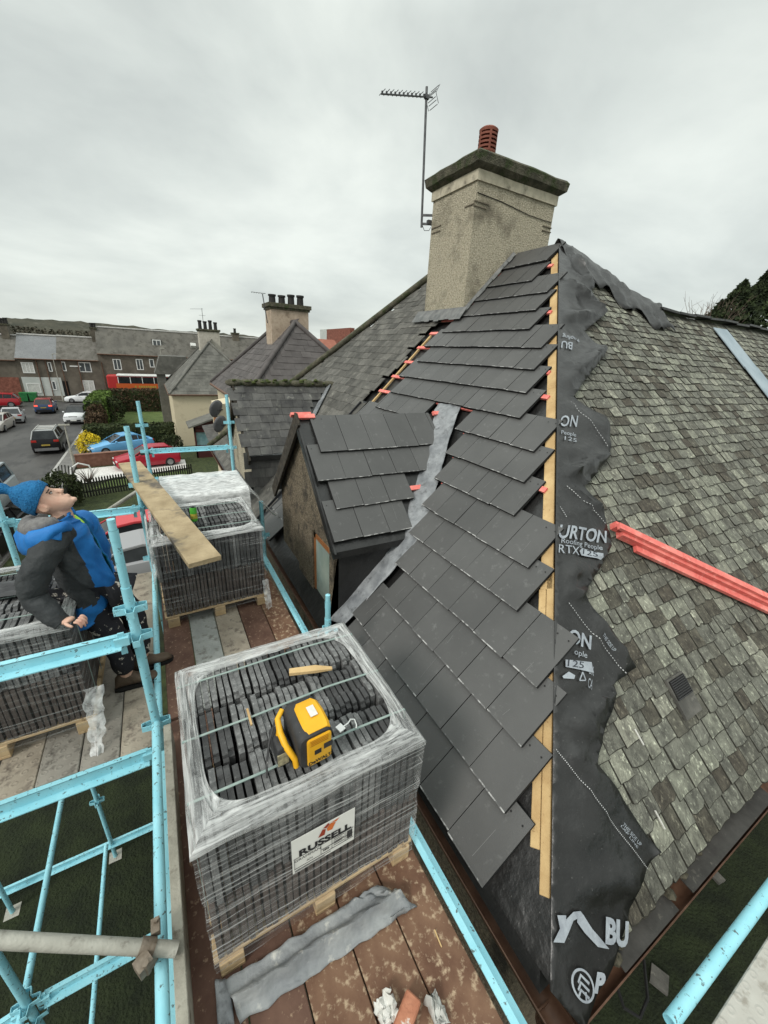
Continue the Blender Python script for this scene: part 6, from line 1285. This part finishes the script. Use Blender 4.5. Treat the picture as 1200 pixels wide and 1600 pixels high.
pel = J((148, 925), 2.95); sp1 = J((128, 880), 2.93); chs = J((108, 845), 2.92); nkb = J((93, 815), 2.90)
U = Vector((-.78, .04, .62)).normalized(); F_ = Vector((.62, -.10, .78)).normalized(); S_ = U.cross(F_).normalized(); F_ = S_.cross(U)   # head axes: up, forward, side
HC = J((72, 783), 2.90)          # middle of the skull
nk1 = HC - U * .10 + F_ * -.01
shN = J((82, 848), 2.71); elN = J((52, 930), 2.63); wrN = J((97, 973), 2.53); shF = J((128, 822), 3.10); elF = J((152, 880), 3.22); wrF = J((170, 915), 3.12)
hpN = J((136, 935), 2.86); knN = J((182, 1003), 2.84); anN = Vector((-.47, 2.83, .08)); hpF = J((165, 925), 3.03); knF = J((208, 955), 3.03); anF = J((226, 1040), 2.98); anF.z = .08
hand = Vector((-.615, 2.50, .885))
V = [(*pel, .10, .085), (*sp1, .10, .08), (*chs, .105, .08), (*nkb, .075), (*nk1, .055), (*HC, .06),
     (*shN, .06), (*elN, .045), (*wrN, .030), (*shF, .06), (*elF, .045), (*wrF, .03),
     (*hpN, .085), (*knN, .06), (*anN, .045), (*hpF, .085), (*knF, .06), (*anF, .045)]
E_ = [(0, 1), (1, 2), (2, 3), (3, 4), (4, 5), (2, 6), (6, 7), (7, 8), (2, 9), (9, 10), (10, 11), (0, 12), (12, 13), (13, 14), (0, 15), (15, 16), (16, 17)]
bm_ = MB(); bm_.add(*skin_body(V, E_))
# head: stacked sections from chin to crown
tab = [(-.122, .060, .012, .022), (-.112, .084, -.004, .038), (-.09, .090, -.030, .052), (-.062, .086, -.050, .061), (-.035, .085, -.068, .067), (-.005, .082, -.082, .071), (.025, .084, -.090, .074), (.055, .086, -.093, .075), (.085, .076, -.085, .068), (.110, .05, -.055, .05), (.122, .01, -.02, .02)]
rings = []
for h, fr, bk, hw in tab:
    rg = []
    for i in range(20):
        t = 6.2832 * i / 20; c, s = math.cos(t), math.sin(t); q = (abs(c) ** 2.3 + abs(s) ** 2.3) ** (-1 / 2.3)
        x = (fr + bk) / 2 + (fr - bk) / 2 * c * q; y = hw * s * q
        if c > .5 and -.04 < h < .03 and abs(y) > .018: x -= .006
        rg.append(HC + U * h + F_ * x + S_ * y)
    rings.append(rg)
bm_.loft(rings)
nose = [[HC + U * h + F_ * (f_ + a) + S_ * (w * s) for a, s in ((-.02, -1), (0, -.45), (.002, 0), (0, .45), (-.02, 1))] for h, f_, w in ((.022, .086, .010), (.0, .096, .011), (-.022, .110, .014), (-.036, .115, .018), (-.044, .096, .016))]
bm_.loft(nose, True, True)
for h, f_, w in ((-.064, .092, .022), (-.074, .091, .020)): blob(bm_, HC + U * h + F_ * f_, (.010, .012, .007), 8, 6, 0)
blob(bm_, HC + U * -.108 + F_ * .084, (.018, .02, .016), 8, 6, 0)
for s in (-1, 1):
    bm_.loft([[HC + S_ * s * (.070 + o) + U * (-.012 + math.cos(t) * r * 1.45) + F_ * (-.012 + math.sin(t) * r) for t in [6.283 * i / 10 for i in range(10)]] for o, r in ((-.01, .016), (.006, .021), (.012, .022), (.010, .014))])
# near hand gripping the corner of the pack: palm and five fingers rooted in it
fd_ = Vector((.82, -.42, -.05)).normalized(); sd_ = Vector((.35, .9, .0)).normalized()
pm = wrN.lerp(hand, .55)
bm_.add(*skin_body([(*wrN, .028, .022), (*pm, .036, .020), (*(hand + fd_ * .02), .040, .018)], [(0, 1), (1, 2)]))
for k, (ln_, of) in enumerate(((.062, -.033), (.074, -.011), (.070, .011), (.055, .032))):
    b0 = hand + fd_ * .035 + sd_ * of; k1 = b0 + fd_ * ln_ * .42 + Vector((0, 0, .004)); k2_ = k1 + fd_ * ln_ * .22 + Vector((0, 0, -ln_ * .30)); k3 = k2_ + fd_ * .004 + Vector((0, 0, -ln_ * .34))
    bm_.add(*skin_body([(*b0, .0095), (*k1, .0095), (*k2_, .0085), (*k3, .007)], [(0, 1), (1, 2), (2, 3)]))
t0 = hand + fd_ * -.01 + sd_ * -.035; bm_.add(*skin_body([(*t0, .012), (*(t0 + fd_ * .03 + sd_ * -.022), .011), (*(t0 + fd_ * .062 + sd_ * -.024 + Vector((0, 0, -.012))), .0085)], [(0, 1), (1, 2)]))
for f0 in (wrF,): bm_.add(*skin_body([(*f0, .03), (*(f0 + Vector((.02, -.03, -.08))), .035)], [(0, 1)]))
body = bm_.build('body', M_skin, wk, smooth=180)
rm = body.modifiers.new('fuse', 'REMESH'); rm.mode = 'VOXEL'; rm.voxel_size = .0055; rm.use_smooth_shade = True
sm = body.modifiers.new('smooth', 'SMOOTH'); sm.factor = .5; sm.iterations = 3
m = MB()
for s in (-1, 1): blob(m, HC + U * .004 + F_ * .0755 + S_ * s * .031, (.009, .009, .005), 8, 6, 0)
ey = m.build('eye', mat('eye_white', (.5, .46, .42)), wk, smooth=80); m = MB()
for s in (-1, 1): m.beam(HC + U * .022 + F_ * .084 + S_ * s * .014, HC + U * .020 + F_ * .074 + S_ * s * .048, .008, .006, U); blob(m, HC + U * .004 + F_ * .083 + S_ * s * .031, (.004, .005, .003), 6, 5, 0); m.beam(HC + U * .009 + F_ * .083 + S_ * s * .020, HC + U * .008 + F_ * .076 + S_ * s * .042, .005, .004, U)
m.build('eyebrow', mat('dark_hair', (.03, .02, .015)), wk)
# beanie with a turned brim and a floppy gathered crown
rings = []
for h, fr, bk, hw in ((.020, .094, -.104, .084), (.026, .098, -.108, .088), (.060, .099, -.110, .089), (.080, .097, -.107, .087), (.084, .090, -.100, .080), (.115, .074, -.090, .072), (.145, .040, -.068, .055), (.162, .004, -.052, .034), (.178, -.012, -.058, .030), (.20, -.006, -.072, .040), (.222, -.012, -.078, .036), (.236, -.028, -.064, .02)):
    tl = -.42
    rings.append([HC + U * (h + tl * ((fr + bk) / 2 + (fr - bk) / 2 * math.cos(t) - .0) * -.55 * (1 - min(1, max(0, (h - .02) / .12)))) + F_ * ((fr + bk) / 2 + (fr - bk) / 2 * math.cos(t)) + S_ * hw * math.sin(t) + U * .004 * noise.noise(Vector((t * 3, h * 40, 1))) for t in [6.2832 * i / 26 for i in range(26)]])
m = MB(); m.loft(rings, False, True); m.build('beanie', M_hat, wk, smooth=70, solid=.004)
# jacket: an open shell round the trunk, sleeves, collar and hood
def ell(c, a, b, wa, wb, n=30, gap=.0, ph=0):
    return [c + a * (wa * math.cos(t)) + b * (wb * math.sin(t)) for t in [ph + gap + (6.2832 - 2 * gap) * i / (n - 1) for i in range(n)]]
hemc = J((138, 958), 2.95); FW = Vector((.93, -.12, .35)).normalized(); SD = Vector((.08, 1, 0)).normalized()
spine = [(hemc, .15, .20), (pel + Vector((-.01, 0, .02)), .148, .20), (J((128, 885), 2.94), .138, .20), (J((112, 853), 2.93), .13, .215), (J((102, 832), 2.92), .12, .21), (J((94, 818), 2.91), .10, .14), (J((89, 808), 2.90), .085, .10)]
def spl(pts, t):
    k = min(int(t), len(pts) - 2); f = t - k; p0, p1, p2, p3 = pts[max(k - 1, 0)], pts[k], pts[k + 1], pts[min(k + 2, len(pts) - 1)]
    return .5 * ((2 * p1) + (p2 - p0) * f + (2 * p0 - 5 * p1 + 4 * p2 - p3) * f * f + (3 * p1 - p0 - 3 * p2 + p3) * f ** 3)
m = MB(); n = 120; K = 64; vs = []; fs = []; mi = []
for k in range(K + 1):
    t = k / K * (len(spine) - 1); c = spl([q[0] for q in spine], t); wa = spl([q[1] for q in spine], t); wb = spl([q[2] for q in spine], t)
    gp = .30 if t < 4 else .30 + .10 * (t - 4)
    for i, p in enumerate(ell(c, FW, SD, wa, wb, n, gp, .25)):
        e_ = (p - c).normalized(); w_ = noise.noise(Vector((i * .085, k * .10, 3))); fold = (1 - min(1, abs(noise.noise(Vector((i * .053 + k * .06, k * .094, 7)))) * 4)) ** 2
        vs.append(p + e_ * (.020 * w_ + .012 * fold) + FW * .006 * math.sin(i * .2 + k * .1))
for k in range(K):
    for i in range(n - 1):
        fs.append((k * n + i, k * n + i + 1, (k + 1) * n + i + 1, (k + 1) * n + i)); a_ = .25 + (i / n) * 6.28; t = k / K * (len(spine) - 1)
        mi.append(1 if 3.3 < a_ < 5.55 - .18 * max(0, 2.4 - t) and .75 + .22 * (5.5 - a_) + .1 * noise.noise(Vector((a_ * 2, 0, 0))) < t < 5.2 else 0)
m.V = vs; m.F = [list(f) for f in fs]; m.I = mi; jk = m.build('jacket', [M_jb, M_jg], wk, smooth=80, solid=.012)
def sleeve(pts, rr, mats, seed, par):
    pts = [Vector(p) for p in pts]; N2 = 44; P = []; Rr = []
    for i in range(N2 + 1):
        t = i / N2 * (len(pts) - 1); k = min(int(t), len(pts) - 2); f = t - k
        p0, p1, p2, p3 = pts[max(k - 1, 0)], pts[k], pts[k + 1], pts[min(k + 2, len(pts) - 1)]
        P.append(.5 * ((2 * p1) + (p2 - p0) * f + (2 * p0 - 5 * p1 + 4 * p2 - p3) * f * f + (3 * p1 - p0 - 3 * p2 + p3) * f ** 3)); Rr.append(rr[k] * (1 - f) + rr[k + 1] * f)
    mm = MB(); a = None; rg = []
    for i, p in enumerate(P):
        d = (P[min(i + 1, N2)] - P[max(i - 1, 0)]).normalized(); a = d.orthogonal().normalized() if a is None else (a - d * a.dot(d)).normalized(); b = d.cross(a)
        rg.append([p + (a * math.cos(t) + b * math.sin(t)) * Rr[i] * (1 + .12 * noise.noise(Vector((i * .28 + seed, math.cos(t) * 1.2, math.sin(t) * 1.2))) + .11 * (1 - min(1, abs(noise.noise(Vector((i * .24 + math.cos(t) * .8 + seed, math.sin(t) * .9, seed)))) * 4))) for t in [6.2832 * q / 18 for q in range(18)]])
    mm.loft(rg, True, False); return mm.build('sleeve', mats, par, smooth=80, solid=.005)
sleeve([J((100, 830), 2.80), shN + Vector((0, -.01, .0)), J((58, 890), 2.64), elN, J((75, 955), 2.57), wrN + (wrN - elN).normalized() * .005], [.070, .078, .073, .067, .056, .043], M_jg, 2, jk)
sleeve([J((118, 825), 3.02), shF, J((150, 860), 3.2), elF, J((168, 905), 3.16), wrF], [.08, .095, .09, .08, .07, .055], M_jb, 8, jk)
# hood lying open on the back, lined grey
m = MB(); hp = [(J((103, 820), 2.76), .028), (J((82, 826), 2.69), .045), (J((60, 836), 2.68), .062), (J((44, 842), 2.74), .075), (J((38, 838), 2.86), .080), (J((46, 828), 2.98), .075), (J((72, 812), 3.07), .055), (J((108, 803), 3.05), .035)]
hps = [spl([q[0] for q in hp], i / 28 * 7) for i in range(29)]; hrs = [spl([Vector((q[1], 0, 0)) for q in hp], i / 28 * 7).x for i in range(29)]
m.path([p + Vector((.02, 0, -.01)) for p in hps], [q * .74 for q in hrs], 14)
for i, v in enumerate(m.V): m.V[i] = v + Vector((noise.noise(v * 11), noise.noise(v * 11 + Vector((3, 0, 0))), noise.noise(v * 11 + Vector((0, 3, 0))))) * .028 - Vector((0, 0, .05 if (v - hps[12]).length < .16 and v.z < hps[12].z else 0))
m.build('hood', M_jb, jk, smooth=80)
m = MB(); m.path([p.lerp(J((84, 812), 2.90), .32) + Vector((0, 0, .018)) for p in hps[3:-4]], [r_ * .85 for r_ in hrs[3:-4]], 12)
for i, v in enumerate(m.V): m.V[i] = v + Vector((noise.noise(v * 16), noise.noise(v * 16 + Vector((3, 0, 0))), noise.noise(v * 16 + Vector((0, 3, 0))))) * .014
m.build('hood_lining', M_jl, jk, smooth=80)
# storm flap on the shoulder, pocket edge
m = MB(); fl = [J((70, 822), 2.70), J((97, 820), 2.70), J((97, 842), 2.66), J((68, 840), 2.66)]; m.add(*drape(0, 0, 0, 6, 4, lambda u, v: fl[0].lerp(fl[1], u).lerp(fl[3].lerp(fl[2], u), v) + Vector((0, -.018 - .01 * noise.noise(Vector((u * 5, v * 5, 0))), 0)))); m.build('shoulder_flap', M_jb, jk, smooth=80, solid=.01)
# hi-vis layer and dark collar under the jacket
m = MB(); m.loft([ell(c + FW * .0, FW, SD, wa * .88, wb * .86, 24) for c, wa, wb in spine[1:6]]); m.build('hi_vis_vest', M_lime, wk, smooth=80)
m = MB(); m.loft([ell(J((93, 816), 2.905), FW, SD, .080, .088, 20), ell(J((88, 806), 2.90), FW, SD, .068, .075, 20)], False, False); m.build('collar', M_jg, wk, smooth=80, solid=.006)
# trousers and boots
m = MB(); m.add(*skin_body([(*(pel + Vector((0, 0, .03))), .17, .15), (*hpN, .115), (*hpN.lerp(knN, .5), .10), (*knN, .088), (*knN.lerp(anN, .55), .078), (*(anN + Vector((0, 0, .05))), .075), (*hpF, .115), (*hpF.lerp(knF, .5), .10), (*knF, .088), (*knF.lerp(anF, .55), .078), (*(anF + Vector((0, 0, .05))), .075)], [(0, 1), (1, 2), (2, 3), (3, 4), (4, 5), (0, 6), (6, 7), (7, 8), (8, 9), (9, 10)], 0, 2))
for i, v in enumerate(m.V): m.V[i] = v + Vector((noise.noise(v * 14), noise.noise(v * 14 + Vector((5, 0, 0))), noise.noise(v * 14 + Vector((0, 5, 0))))) * .013
m.build('trousers', M_trou, wk, smooth=80)
for an, tw in ((anN, -.05), (anF, .12)):
    D = Vector((math.cos(tw), math.sin(tw) + .05, 0)).normalized(); Q = Vector((-D.y, D.x, 0)); m = MB(); rg = []
    for f_, w, h in ((-.085, .022, .05), (-.075, .036, .11), (-.04, .040, .15), (.0, .041, .155), (.04, .042, .125), (.09, .045, .085), (.14, .048, .075), (.175, .040, .062), (.195, .02, .035)):
        c = Vector((an.x, an.y, .0)) + D * f_; rg.append([c + Q * w * math.cos(t) + Vector((0, 0, .022 + (h - .022) * (.5 + .5 * math.sin(t)))) for t in [6.283 * i / 14 for i in range(14)]])
    m.loft(rg); bo = m.build('boot', M_boot, wk, smooth=70)
    m = MB(); o_ = [(-.09, .03), (-.06, .042), (0, .044), (.08, .047), (.15, .05), (.19, .035), (.205, 0)]; pl = [Vector((an.x, an.y, .002)) + D * a + Q * b for a, b in o_] + [Vector((an.x, an.y, .002)) + D * a - Q * b for a, b in o_[::-1]]; m.prism(pl, (0, 0, .024)); m.build('sole', M_dark, bo)
